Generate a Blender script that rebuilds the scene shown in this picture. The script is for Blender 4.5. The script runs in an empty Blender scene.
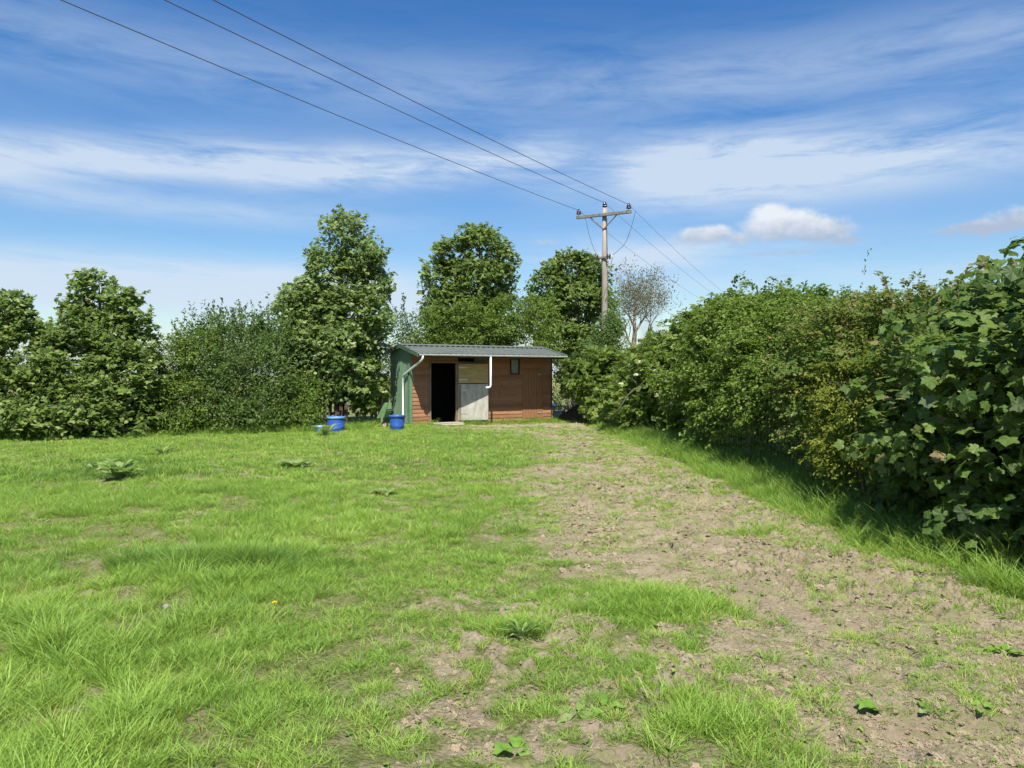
import bpy, math, random
import numpy as np
from mathutils import Vector, Matrix, Euler

R = math.radians
rng = np.random.default_rng(7)
random.seed(7)
SC = bpy.context.scene
COL = SC.collection
F = 740.0            # focal length in pixels of the 1024 wide picture
EYE = 1.6
HZ = 375.0           # row of the horizon
SUN_EL, SUN_AZ = 58.0, 180.0     # azimuth clockwise from +Y: the sun stands behind the camera


def P(px, d):
    return (px - 512.0) / F * d


def ZH(py, d):
    return EYE + (HZ - py) / F * d


# ------------------------------------------------------------------ noise
def _hash(ix, iy, iz, seed):
    h = (ix * 374761393 + iy * 668265263 + iz * 2147483647 + seed * 1274126177) & 0xFFFFFFFF
    h = ((h ^ (h >> 13)) * 1274126177) & 0xFFFFFFFF
    h = h ^ (h >> 16)
    return (h & 0xFFFFFF) / float(0xFFFFFF)


def vnoise(x, y, z=None, seed=0):
    x = np.asarray(x, float); y = np.asarray(y, float)
    z = np.zeros_like(x) if z is None else np.asarray(z, float)
    fx, fy, fz = np.floor(x), np.floor(y), np.floor(z)
    ix, iy, iz = fx.astype(np.int64), fy.astype(np.int64), fz.astype(np.int64)
    u, v, w = x - fx, y - fy, z - fz
    u, v, w = (t * t * (3 - 2 * t) for t in (u, v, w))
    r = 0
    for a in (0, 1):
        for b in (0, 1):
            for c in (0, 1):
                k = (u if a else 1 - u) * (v if b else 1 - v) * (w if c else 1 - w)
                r = r + k * _hash(ix + a, iy + b, iz + c, seed)
    return r


def fbm(x, y, oct=4, seed=0):
    r, amp, s = 0, 0.5, 0
    for i in range(oct):
        r = r + amp * vnoise(x * 2 ** i + 17.3 * i, y * 2 ** i - 9.1 * i, None, seed + i)
        s += amp
        amp *= 0.5
    return r / s


def sstep(a, b, x):
    t = np.clip((np.asarray(x, float) - a) / (b - a), 0, 1)
    return t * t * (3 - 2 * t)


def worley(x, y, seed=0):
    """distance to the nearest of one jittered point per cell, and a random value for that point"""
    x = np.asarray(x, float); y = np.asarray(y, float)
    fx, fy = np.floor(x), np.floor(y)
    best = np.full(x.shape, 9.0); val = np.zeros(x.shape)
    for a in (-1, 0, 1):
        for b in (-1, 0, 1):
            ix, iy = (fx + a).astype(np.int64), (fy + b).astype(np.int64)
            px = ix + _hash(ix, iy, 0 * ix, seed); py = iy + _hash(ix, iy, 0 * ix + 1, seed)
            d = np.hypot(px - x, py - y)
            m = d < best
            best = np.where(m, d, best); val = np.where(m, _hash(ix, iy, 0 * ix + 2, seed), val)
    return best, val


# ------------------------------------------------------------------ the field: where soil shows, how the ground lies
LY = [0, 3.0, 3.6, 4.4, 5.0, 5.6, 7.2, 9.0, 11.0, 14.0, 18.0, 20.5, 22.0, 23.5, 25.0, 30]
LX = [1.2, 1.25, 1.15, 1.25, 1.15, 0.75, 0.5, 0.42, 0.35, 0.6, 0.5, -.4, -2.0, -2.2, 2.2, 3.0]
RY = [0, 5.3, 7.0, 10, 16, 20, 22, 30]
RX = [3.85, 3.65, 3.3, 3.2, 3.0, 2.75, 2.6, 2.6]


def soil(x, y):
    """0 = turf, 1 = bare trampled soil"""
    x = np.asarray(x, float); y = np.asarray(y, float)
    n = fbm(x * 1.5, y * 1.5, 3, 3) - 0.5
    n2 = fbm(x * 4.3, y * 4.3, 3, 11) - 0.5
    n3 = fbm(x * 11.0, y * 11.0, 2, 12) - 0.5
    soft = 0.55 + 0.05 * y
    dl = x - np.interp(y, LY, LX) + n * .9 + n2 * 1.1 + n3 * .9
    dr = np.interp(y, RY, RX) - x + n2 * 0.8 + n3 * .3
    a = sstep(-soft, soft, dl) * sstep(-0.15, 0.25, dr)
    far = sstep(9, 18, y)
    a = a * (1 - 0.30 * far) * (1 - .25 * sstep(.0, .3, n2))
    # half bare, half grown ground in front of the camera, left of the track
    t = sstep(6.6, 4.8, y) * sstep(-1.3, -0.1, x) * sstep(3.0, 1.5, x)
    b = t * sstep(-0.25, 0.30, n * .4 + n2 * 1.0 + n3 * 1.4) * 0.72
    # a green island beside the track
    g = np.exp(-(((x - 1.0) / 0.42) ** 2 + ((y - 5.15) / 0.33) ** 2) ** 2)
    g2 = np.exp(-(((x - 0.95) / 0.38) ** 2 + ((y - 3.35) / 0.4) ** 2) ** 2)
    g3 = np.exp(-(((x - 2.3) / 0.5) ** 2 + ((y - 7.5) / 0.25) ** 2))
    m = np.maximum(a, b) * (1 - 0.95 * g) * (1 - .8 * g2) * (1 - .35 * g3)
    # little bare scars all over the meadow
    s = sstep(0.60, 0.74, .6 * fbm(x * 1.3 + 40, y * 1.3, 3, 23) + .4 * fbm(x * 6, y * 6, 2, 24) + .03) * 0.42 * sstep(-9, -4, x) * sstep(25, 12, y)
    return np.clip(np.maximum(m, s), 0, 1)


def height(x, y, fine=True):
    x = np.asarray(x, float); y = np.asarray(y, float)
    s = soil(x, y)
    near = sstep(60, 30, np.hypot(x, y))
    h = 0.10 * (fbm(x * 0.22, y * 0.22, 2, 5) - 0.5) * near
    if fine:
        h = h + near * (0.05 * (fbm(x * 2.4, y * 2.4, 3, 8) - 0.5))
        hoof = sstep(0.66, 0.78, vnoise(x * 3.6, y * 3.6, None, 77))
        rough = .25 + 1.1 * sstep(.38, .62, fbm(x * 1.3, y * 1.3, 3, 44))
        wx, wy = x + .05 * (vnoise(x * 16, y * 16, None, 2) - .5), y + .05 * (vnoise(x * 16, y * 16, None, 6) - .5)
        d1, v1 = worley(wx * 8.0, wy * 8.0, 1)
        d2, v2 = worley(wx * 19.0, wy * 19.0, 2)
        cl = .058 * (v1 ** 1.4) * np.clip(1 - d1 ** 2 * 1.7, 0, 1) + .042 * v2 * np.clip(1 - d2 ** 2 * 1.8, 0, 1)
        h = h + s * near * (0.07 * (fbm(x * 5, y * 5, 3, 14) - 0.5) + rough * cl - 0.05 * hoof
                            + 0.014 * (vnoise(x * 34, y * 34, None, 61) - .5))
    return h


# ------------------------------------------------------------------ materials
def mat(name):
    m = bpy.data.materials.new(name)
    m.use_nodes = True
    nt = m.node_tree
    for n in list(nt.nodes):
        nt.nodes.remove(n)
    out = nt.nodes.new('ShaderNodeOutputMaterial')
    return m, nt, out


def N(nt, kind, **kw):
    n = nt.nodes.new(kind)
    for k, v in kw.items():
        setattr(n, k, v)
    return n


def ramp(nt, fac, stops):
    r = nt.nodes.new('ShaderNodeValToRGB')
    e = r.color_ramp.elements
    while len(e) > 1:
        e.remove(e[0])
    e[0].position, e[0].color = stops[0][0], (*stops[0][1], 1)
    for p, c in stops[1:]:
        k = e.new(p); k.color = (*c, 1)
    nt.links.new(fac, r.inputs[0])
    return r.outputs[0]


def noise(nt, scale, detail=3, vec=None, rough=0.55):
    n = N(nt, 'ShaderNodeTexNoise')
    n.inputs['Scale'].default_value = scale
    n.inputs['Detail'].default_value = detail
    n.inputs['Roughness'].default_value = rough
    if vec is not None:
        nt.links.new(vec, n.inputs['Vector'])
    return n.outputs['Fac']


def mixc(nt, fac, a, b, mode='MIX'):
    m = N(nt, 'ShaderNodeMix', data_type='RGBA', blend_type=mode)
    for i, v in ((0, fac), (6, a), (7, b)):
        if isinstance(v, (int, float)):
            m.inputs[i].default_value = v
        elif isinstance(v, tuple):
            m.inputs[i].default_value = (*v, 1)
        else:
            nt.links.new(v, m.inputs[i])
    return m.outputs[2]


def principled(nt, out, color, rough=0.7, spec=0.3, metal=0.0, bump=None, bstr=0.3, bdist=0.01):
    b = N(nt, 'ShaderNodeBsdfPrincipled')
    if isinstance(color, tuple):
        b.inputs['Base Color'].default_value = (*color, 1)
    else:
        nt.links.new(color, b.inputs['Base Color'])
    b.inputs['Roughness'].default_value = rough
    b.inputs['Metallic'].default_value = metal
    b.inputs['Specular IOR Level'].default_value = spec
    if bump is not None:
        k = N(nt, 'ShaderNodeBump')
        k.inputs['Strength'].default_value = bstr
        k.inputs['Distance'].default_value = bdist
        nt.links.new(bump, k.inputs['Height'])
        nt.links.new(k.outputs[0], b.inputs['Normal'])
    if out is not None:
        nt.links.new(b.outputs[0], out.inputs[0])
    return b


def leaf_mat(name, stops, back=None, rough=0.45, spec=0.4, trans=0.38, tcol=None, attr='tint', instancer=False, pos=None):
    m, nt, out = mat(name)
    a = N(nt, 'ShaderNodeAttribute', attribute_name=attr)
    if instancer:
        a.attribute_type = 'INSTANCER'
    col = ramp(nt, a.outputs['Fac'], stops)
    if back is not None:
        g = N(nt, 'ShaderNodeNewGeometry')
        col = mixc(nt, g.outputs['Backfacing'], col, mixc(nt, 0.65, col, back))
    b = principled(nt, None, col, rough, spec)
    t = N(nt, 'ShaderNodeBsdfTranslucent')
    hs = mixc(nt, 0.5, col, tcol or (0.25, 0.42, 0.03))
    nt.links.new(hs, t.inputs['Color'])
    mx = N(nt, 'ShaderNodeMixShader')
    mx.inputs[0].default_value = trans
    nt.links.new(b.outputs[0], mx.inputs[1])
    nt.links.new(t.outputs[0], mx.inputs[2])
    nt.links.new(mx.outputs[0], out.inputs[0])
    return m


def plain(name, c1, c2, scale=6.0, rough=0.7, spec=0.3, metal=0.0, bstr=0.25, stretch=None, detail=5):
    m, nt, out = mat(name)
    tc = N(nt, 'ShaderNodeTexCoord')
    vec = tc.outputs['Object']
    if stretch:
        mp = N(nt, 'ShaderNodeMapping')
        mp.inputs['Scale'].default_value = stretch
        nt.links.new(vec, mp.inputs['Vector'])
        vec = mp.outputs[0]
    n = noise(nt, scale, detail, vec)
    col = ramp(nt, n, [(0.3, c1), (0.7, c2)])
    principled(nt, out, col, rough, spec, metal, n, bstr)
    return m


M = {}
G = lambda r, g, b: (r, g, b)
# leaves: dark -> mid -> light (tint attribute), true colours
M['sycamore'] = leaf_mat('sycamore_leaves', [(0, G(0.062, 0.106, 0.018)), (.5, G(0.129, 0.196, 0.034)), (.85, G(0.218, 0.280, 0.073)), (1, G(0.325, 0.358, 0.146))],
                         back=(.36, .40, .23), rough=.5, spec=.28)
M['sycamore_dark'] = leaf_mat('dark_sycamore_leaves', [(0, G(0.047, 0.086, 0.020)), (.5, G(0.094, 0.154, 0.031)), (.85, G(0.144, 0.210, 0.047)), (1, G(0.246, 0.174, 0.082))],
                              back=(.15, .20, .10), rough=.5, spec=.25, trans=.38)
M['pale_sycamore'] = leaf_mat('pale_sycamore_leaves', [(0, G(.055, .100, .020)), (.4, G(.115, .185, .036)), (.7, G(.21, .28, .080)), (1, G(.40, .44, .22))],
                              back=(.44, .48, .29), rough=.5, spec=.28)
M['hawthorn'] = leaf_mat('hawthorn_leaves', [(0, G(0.066, 0.116, 0.017)), (.5, G(0.131, 0.204, 0.029)), (.9, G(0.203, 0.286, 0.057)), (1, G(0.281, 0.330, 0.114))],
                         back=(.15, .18, .06), rough=.5, spec=.22, trans=.40)
M['yellow_bush'] = leaf_mat('yellow_green_leaves', [(0, G(0.094, 0.116, 0.013)), (.5, G(0.160, 0.187, 0.020)), (1, G(0.253, 0.264, 0.044))],
                            back=(.18, .2, .06), rough=.5, spec=.22, trans=.40)
M['red_hawthorn'] = leaf_mat('reddish_leaves', [(0, G(0.066, 0.113, 0.021)), (.5, G(0.124, 0.191, 0.033)), (.80, G(0.188, 0.199, 0.051)), (1, G(0.267, 0.181, 0.089))],
                             back=(.15, .16, .06), rough=.5, spec=.22, trans=.40)
M['elder'] = leaf_mat('elder_leaves', [(0, G(0.076, 0.124, 0.019)), (.5, G(0.146, 0.211, 0.032)), (.9, G(0.227, 0.286, 0.065)), (1, G(0.302, 0.335, 0.130))],
                      back=(.18, .23, .09), rough=.48, spec=.28)
M['willow'] = leaf_mat('grey_green_leaves', [(0, G(0.057, 0.110, 0.022)), (.5, G(0.105, 0.173, 0.037)), (1, G(0.181, 0.253, 0.086))],
                       back=(.15, .18, .10), rough=.5, spec=.25)
M['far_green'] = leaf_mat('far_leaves', [(0, G(0.052, 0.098, 0.033)), (.5, G(0.085, 0.143, 0.042)), (1, G(0.156, 0.208, 0.065))], back=(.13, .17, .08))
M['sparse'] = leaf_mat('sparse_ash_leaves', [(0, G(.15, .125, .085)), (.5, G(.20, .165, .115)), (1, G(.26, .22, .15))], back=(.2, .2, .14))
M['blossom'] = plain('elder_flower', (.62, .60, .42), (.80, .78, .60), 20, .8, .1)
M['dock'] = leaf_mat('dock_leaves', [(0, G(.12, .21, .04)), (.5, G(.19, .295, .065)), (1, G(.33, .41, .16))], back=(.3, .38, .18), rough=.42, spec=.3)
M['bright_dock'] = leaf_mat('bright_dock_leaves', [(0, G(.12, .24, .03)), (.5, G(.17, .32, .045)), (1, G(.26, .38, .09))], back=(.2, .3, .08), rough=.45, spec=.25)
GR = [(0, G(.080, .175, .034)), (.25, G(.170, .295, .050)), (.6, G(.290, .440, .070)), (.85, G(.385, .51, .110)), (.92, G(.38, .41, .10)), (1, G(.44, .38, .20))]
M['grass'] = leaf_mat('grass_blades', GR, back=None, rough=.5, spec=.28, trans=.40, tcol=(.40, .50, .06), instancer=True)
M['weed'] = leaf_mat('ground_weed_leaves', [(0, G(.08, .17, .03)), (.5, G(.14, .25, .035)), (1, G(.28, .36, .06))], back=None, rough=.5, instancer=True)
M['bark'] = plain('grey_brown_bark', (.09, .075, .055), (.20, .17, .13), 14, .9, .1, 0, .6, (1, 1, .25))
M['twig'] = plain('dark_twigs', (.05, .042, .03), (.11, .09, .065), 14, .9, .1)
M['pale_bark'] = plain('pale_ash_bark', (.15, .12, .09), (.27, .225, .17), 10, .9, .1, 0, .6, (1, 1, .3))


def soil_material():
    m, nt, out = mat('field_soil_and_turf')
    a = N(nt, 'ShaderNodeAttribute', attribute_name='soil')
    tc = N(nt, 'ShaderNodeTexCoord')
    v = tc.outputs['Object']
    n1 = noise(nt, 3.0, 6, v); n2 = noise(nt, 38.0, 5, v); n3 = noise(nt, 0.9, 4, v)
    c = ramp(nt, n1, [(.25, G(.235, .188, .124)), (.5, G(.330, .270, .182)), (.75, G(.41, .342, .242))])
    c = mixc(nt, ramp(nt, n2, [(.35, (0, 0, 0)), (.6, (1, 1, 1))]), mixc(nt, .30, c, G(.18, .135, .085)), c)
    turf = ramp(nt, n2, [(.3, G(.095, .100, .035)), (.5, G(.165, .185, .058)), (.72, G(.28, .25, .135))])
    k = ramp(nt, a.outputs['Fac'], [(.10, (0, 0, 0)), (.5, (1, 1, 1))])
    # moss and seedlings: a green cast that comes and goes over the bare soil
    moss = N(nt, 'ShaderNodeMath', operation='MULTIPLY')
    nt.links.new(ramp(nt, noise(nt, 5.5, 6, v, .7), [(.46, (0, 0, 0)), (.62, (1, 1, 1))]), moss.inputs[0])
    moss.inputs[1].default_value = .62
    c = mixc(nt, moss.outputs[0], c, G(.20, .225, .075))
    col = mixc(nt, k, turf, c)
    bn0 = noise(nt, 48, 8, v, .72)
    vo = N(nt, 'ShaderNodeTexVoronoi'); vo.inputs['Scale'].default_value = 36; nt.links.new(v, vo.inputs['Vector'])
    ms = N(nt, 'ShaderNodeMath', operation='MULTIPLY_ADD'); ms.inputs[1].default_value = -.55
    nt.links.new(vo.outputs['Distance'], ms.inputs[0]); nt.links.new(bn0, ms.inputs[2])
    bn = ms.outputs[0]
    principled(nt, out, col, .95, .08, 0, bn, .9, .035)
    return m


M['soil'] = soil_material()
M['clod'] = plain('dry_soil_clod', (.20, .158, .102), (.335, .274, .184), 1.6, .95, .05, 0, .5)

# ------------------------------------------------------------------ mesh helpers


def tag(o, label=None, cat=None, group=None, kind=None):
    if label: o['label'] = label
    if cat: o['category'] = cat
    if group: o['group'] = group
    if kind: o['kind'] = kind
    return o


def empty(name, loc, rz=0.0):
    o = bpy.data.objects.new(name, None)
    COL.objects.link(o)
    o.location = loc
    o.rotation_euler = (0, 0, rz)
    o.empty_display_size = 0.2
    return o


def np_mesh(name, V, faces_list, tint=None, smooth=False):
    """faces_list: list of int arrays (n,k), k fixed per array"""
    me = bpy.data.meshes.new(name)
    V = np.asarray(V, np.float32)
    me.vertices.add(len(V)); me.vertices.foreach_set('co', V.ravel())
    loops = np.concatenate([f.ravel() for f in faces_list]).astype(np.int32)
    tot = np.concatenate([np.full(len(f), f.shape[1]) for f in faces_list]).astype(np.int32)
    start = np.concatenate([[0], np.cumsum(tot)[:-1]]).astype(np.int32)
    me.loops.add(len(loops)); me.loops.foreach_set('vertex_index', loops)
    me.polygons.add(len(tot)); me.polygons.foreach_set('loop_start', start); me.polygons.foreach_set('loop_total', tot)
    if tint is not None:
        at = me.attributes.new('tint', 'FLOAT', 'POINT')
        at.data.foreach_set('value', np.asarray(tint, np.float32))
    me.polygons.foreach_set('use_smooth', np.full(len(tot), smooth))
    me.update(calc_edges=True)
    return me


def link(name, me, m, parent=None):
    if m is not None:
        me.materials.append(m)
    o = bpy.data.objects.new(name, me)
    COL.objects.link(o)
    if parent is not None:
        o.parent = parent
    return o


class MB:
    """collects boxes, tubes and lathed rings into one mesh"""

    def __init__(s):
        s.v, s.f = [], []

    def add(s, vs, fs):
        b = len(s.v)
        s.v += [tuple(p) for p in vs]
        s.f += [tuple(i + b for i in f) for f in fs]

    def box(s, c, d, rot=None, taper=0.0):
        x, y, z = (k / 2 for k in d)
        vs = []
        for sz in (-1, 1):
            k = 1 - taper if sz > 0 else 1
            for sx, sy in ((-1, -1), (1, -1), (1, 1), (-1, 1)):
                p = Vector((sx * x * k, sy * y * k, sz * z))
                if rot is not None:
                    p = rot @ p
                vs.append(p + Vector(c))
        s.add(vs, [(3, 2, 1, 0), (4, 5, 6, 7), (0, 1, 5, 4), (1, 2, 6, 5), (2, 3, 7, 6), (3, 0, 4, 7)])

    def span(s, x0, x1, y0, y1, z0, z1):
        s.box(((x0 + x1) / 2, (y0 + y1) / 2, (z0 + z1) / 2), (abs(x1 - x0), abs(y1 - y0), abs(z1 - z0)))

    def tube(s, pts, radii, n=6, cap=True):
        pts = [Vector(p) for p in pts]
        if not hasattr(radii, '__len__'):
            radii = [radii] * len(pts)
        rings = []
        base = len(s.v)
        up = Vector((0, 0, 1))
        prev = None
        for i, p in enumerate(pts):
            d = (pts[min(i + 1, len(pts) - 1)] - pts[max(i - 1, 0)])
            if d.length < 1e-9: d = Vector((0, 0, 1))
            d.normalize()
            if prev is None:
                a = d.cross(up)
                if a.length < 1e-3: a = d.cross(Vector((1, 0, 0)))
            else:
                a = prev - d * prev.dot(d)
            a.normalize(); prev = a
            b = d.cross(a)
            for k in range(n):
                t = 2 * math.pi * k / n
                s.v.append(tuple(p + (a * math.cos(t) + b * math.sin(t)) * radii[i]))
        for i in range(len(pts) - 1):
            for k in range(n):
                k2 = (k + 1) % n
                s.f.append((base + i * n + k, base + i * n + k2, base + (i + 1) * n + k2, base + (i + 1) * n + k))
        if cap:
            s.f.append(tuple(base + k for k in reversed(range(n))))
            s.f.append(tuple(base + (len(pts) - 1) * n + k for k in range(n)))

    def lathe(s, prof, n=20, c=(0, 0, 0), close=False):
        base = len(s.v)
        for r, z in prof:
            for k in range(n):
                t = 2 * math.pi * k / n
                s.v.append((c[0] + r * math.cos(t), c[1] + r * math.sin(t), c[2] + z))
        for i in range(len(prof) - 1):
            for k in range(n):
                k2 = (k + 1) % n
                s.f.append((base + i * n + k, base + i * n + k2, base + (i + 1) * n + k2, base + (i + 1) * n + k))
        s.f.append(tuple(base + k for k in reversed(range(n))))
        s.f.append(tuple(base + (len(prof) - 1) * n + k for k in range(n)))

    def build(s, name, m, parent=None, smooth=False, bevel=0.0):
        me = bpy.data.meshes.new(name)
        me.from_pydata(s.v, [], s.f)
        if smooth:
            me.polygons.foreach_set('use_smooth', [True] * len(me.polygons))
        me.update()
        o = link(name, me, m, parent)
        if bevel:
            b = o.modifiers.new('bevel', 'BEVEL'); b.width = bevel; b.segments = 2; b.limit_method = 'ANGLE'
        return o


# ------------------------------------------------------------------ leaves
def T_simple(w=.30):
    v = [(0, 0, 0), (-w, .42, .10), (0, 1, -.10), (w, .42, .10), (0, .5, 0)]
    return np.array(v), np.array([(0, 4, 1), (1, 4, 2), (0, 3, 4), (4, 3, 2)])


def T_tiny(w=.34):
    v = [(0, 0, 0), (-w, .5, .12), (0, 1, -.08), (w, .5, .12)]
    return np.array(v), np.array([(0, 2, 1), (0, 3, 2)])


def T_mid():
    # a five pointed leaf in few faces, for trees twenty metres off
    o = [(0, 0), (-.36, -.02), (-.58, .42), (-.26, .52), (-.02, 1.0), (.26, .52), (.58, .42), (.36, -.02)]
    v = [(0, .34, .0)] + [(x, y, -.16 * abs(x) - .10 * y * y) for x, y in o]
    f = [(0, i + 1, (i + 1) % 8 + 1) for i in range(8)]
    return np.array(v), np.array(f)[:, ::-1]


def T_palm():
    o = [(0, 0), (-.14, -.09), (-.32, -.06), (-.52, .02), (-.46, .18), (-.60, .34), (-.66, .54), (-.50, .56), (-.36, .60), (-.30, .76),
         (-.14, .88), (0, 1.0)]
    o = o + [(-x, y) for x, y in o[-2:0:-1]]
    v = [(0, .30, .02)] + [(x, y, -.22 * x * x - .16 * max(y - .3, 0) ** 2 + .05 * math.sin(9 * x + 5 * y)) for x, y in o]
    n = len(o)
    f = [(0, i + 1, (i + 1) % n + 1) for i in range(n)]
    return np.array(v), np.array(f)[:, ::-1]


def T_pinnate(pairs=3, w=.165, ll=.38):
    V, Fc = [], []

    def leaflet(x, y, ang, L):
        b = len(V)
        c, s_ = math.cos(ang), math.sin(ang)
        for a_, h, z in ((0, 0, 0), (-w, .45 * L, .03), (0, L, -.05), (w, .45 * L, .03)):
            V.append((x + a_ * c + h * s_, y - a_ * s_ + h * c, z - .12 * y * y))
        Fc.extend([(b, b + 2, b + 1), (b, b + 3, b + 2)])
    for i in range(pairs):
        y = .15 + .55 * i / max(pairs - 1, 1)
        leaflet(0, y, 1.05, ll); leaflet(0, y, -1.05, ll)
    leaflet(0, .7, 0, ll)
    b = len(V)
    V.extend([(-.012, 0, 0), (.012, 0, 0), (0, .75, -.06)]); Fc.append((b, b + 1, b + 2))
    return np.array(V), np.array(Fc)


TPL = {'simple': T_simple(), 'tiny': T_tiny(), 'mid': T_mid(), 'palm': T_palm(), 'pinnate': T_pinnate(), 'narrow': T_tiny(.15)}


def leaves_arrays(tpl, pos, axis, nrm, size, tint):
    tv, tf = TPL[tpl]
    n = len(pos)
    y = axis / np.linalg.norm(axis, axis=1, keepdims=True)
    z = nrm - y * np.sum(nrm * y, 1, keepdims=True)
    z = z / np.maximum(np.linalg.norm(z, axis=1, keepdims=True), 1e-6)
    x = np.cross(y, z)
    V = pos[:, None, :] + size[:, None, None] * (tv[None, :, 0:1] * x[:, None, :] + tv[None, :, 1:2] * y[:, None, :] + tv[None, :, 2:3] * z[:, None, :])
    k = len(tv)
    Fc = tf[None] + (np.arange(n) * k)[:, None, None]
    return V.reshape(-1, 3), Fc.reshape(-1, 3), np.repeat(tint, k)


def unit(n, g):
    v = g.normal(size=(n, 3))
    return v / np.linalg.norm(v, axis=1, keepdims=True)


def clumpy_crown(lobes, tpl, size, n_leaves, seed, clump=.45, per=40, droop=.35, gap=0.0, zmin=0.05, tjit=.22, shell=.75, up=.55, spiky=0.0,
                 redtop=None, shoots=0, spray=None):
    """leaves gathered in clumps on and in a set of ellipsoid lobes (cx,cy,cz,rx,ry,rz)"""
    g = np.random.default_rng(seed)
    L = np.array(lobes, float)
    area = (L[:, 3] * L[:, 4] * L[:, 5]) ** (2 / 3)
    nc = max(4, n_leaves // per)
    which = g.choice(len(L), nc, p=area / area.sum())
    d = unit(nc, g)
    r = np.where(g.random(nc) < shell, .80 + .30 * g.random(nc) + spiky * g.random(nc) ** 3, .25 + .6 * g.random(nc))
    C = L[which, :3] + d * L[which, 3:6] * r[:, None]
    ok = C[:, 2] > zmin
    if gap > 0:
        ok &= vnoise(C[:, 0] * 1.1, C[:, 1] * 1.1, C[:, 2] * 1.1, seed) > gap
    C, d, which = C[ok], d[ok], which[ok]
    nc = len(C)
    rc = clump * (.45 + .95 * g.random(nc) ** 1.3)
    ctint = g.random(nc)
    k = np.maximum(6, (per * (rc / clump) ** 2 * (.7 + .6 * g.random(nc)))).astype(int)
    idx = np.repeat(np.arange(nc), k)
    n = len(idx)
    dir_ = unit(n, g) + .55 * d[idx] + np.array([0, 0, .25])
    dir_ /= np.linalg.norm(dir_, axis=1, keepdims=True)
    pos = C[idx] + dir_ * (rc[idx] * (.55 + .45 * g.random(n) ** .6))[:, None] * np.array([1, 1, .8])
    nrm = .55 * dir_ + np.array([0, -.12, up]) + .70 * unit(n, g)
    ax = .7 * dir_ + .75 * unit(n, g) + np.array([0, 0, -droop])
    sz = size * (.6 + .65 * g.random(n))
    tint = np.clip(.46 + tjit * g.normal(size=n) + .38 * (ctint[idx] - .5), 0, 1)
    if spray is not None:
        # leafy branches that arch out of the mass, each a flat fan of leaves: they give the crown its layers and its ragged edge
        ns, Lmin, Lmax, sag, fan, k = spray
        w2 = g.choice(len(L), ns, p=area / area.sum())
        d2 = unit(ns, g); d2[:, 2] = np.where(d2[:, 2] < -.45, -d2[:, 2], d2[:, 2])
        p0 = L[w2, :3] + d2 * L[w2, 3:6] * (.55 + .45 * g.random(ns))[:, None]
        v0 = .85 * d2 + np.array([0, 0, .42]) + .45 * unit(ns, g)
        v0 /= np.linalg.norm(v0, axis=1, keepdims=True)
        Ls = Lmin + (Lmax - Lmin) * g.random(ns) ** 1.5
        st_ = g.random(ns)
        i2 = np.repeat(np.arange(ns), k); n2 = len(i2)
        t = g.random(n2) ** .8
        q = p0[i2] + v0[i2] * (Ls[i2] * t)[:, None]
        q[:, 2] -= sag * Ls[i2] * t * t
        tan = v0[i2].copy(); tan[:, 2] -= 2 * sag * t
        tan /= np.linalg.norm(tan, axis=1, keepdims=True)
        lat = np.cross(tan, np.array([0, 0, 1.0])); lat /= np.maximum(np.linalg.norm(lat, axis=1, keepdims=True), 1e-4)
        side = g.choice([-1.0, 1.0], n2)
        q = q + lat * (side * fan * (1.1 - .75 * t) * g.random(n2))[:, None] + g.normal(size=(n2, 3)) * fan * .14
        pos = np.concatenate([pos, q])
        nrm = np.concatenate([nrm, np.array([0, -.1, .85]) + .25 * d2[i2] + .42 * unit(n2, g)])
        ax = np.concatenate([ax, .6 * tan + .6 * lat * side[:, None] + .45 * unit(n2, g) + np.array([0, 0, -droop * .6])])
        sz = np.concatenate([sz, size * (.6 + .65 * g.random(n2))])
        tint = np.concatenate([tint, np.clip(.52 + tjit * g.normal(size=n2) + .5 * (st_[i2] - .5), 0, 1)])
    if redtop is not None:
        zt = pos[:, 2]
        tint = np.clip(tint + .5 * sstep(redtop, redtop + .7, zt) * g.random(len(zt)), 0, 1)
    if shoots:
        # upright leading shoots that stand clear of the crown
        top = np.argsort(-(C[:, 2] + .6 * g.random(nc)))[:max(shoots * 3, 1)]
        pick = g.choice(top, shoots)
        ps, an, axs = [], [], []
        for i in pick:
            h = .35 + .55 * g.random()
            lean = g.normal(size=2) * .12
            m_ = int(16 + 14 * g.random())
            t = g.random(m_)
            q = C[i] + np.stack([lean[0] * t, lean[1] * t, t * h + rc[i] * .5], 1) + g.normal(size=(m_, 3)) * .015
            ps.append(q); a = unit(m_, g) * .6 + np.array([0, 0, .75]); axs.append(a); an.append(unit(m_, g) + np.array([0, -.3, .3]))
        ps, an, axs = np.concatenate(ps), np.concatenate(an), np.concatenate(axs)
        pos = np.concatenate([pos, ps]); nrm = np.concatenate([nrm, an]); ax = np.concatenate([ax, axs])
        sz = np.concatenate([sz, size * (.7 + .5 * g.random(len(ps)))]); tint = np.concatenate([tint, .4 + .3 * g.random(len(ps))])
    keep = pos[:, 2] > zmin
    return leaves_arrays(tpl, pos[keep], ax[keep], nrm[keep], sz[keep], tint[keep]), C


def stems(C, base, r0, seed, n=14, forks=True):
    """trunk or stems that run from the base out to some clump centres"""
    g = random.Random(seed)
    mb = MB()
    pick = [C[g.randrange(len(C))] for _ in range(n)]
    return mb, pick, g


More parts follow.
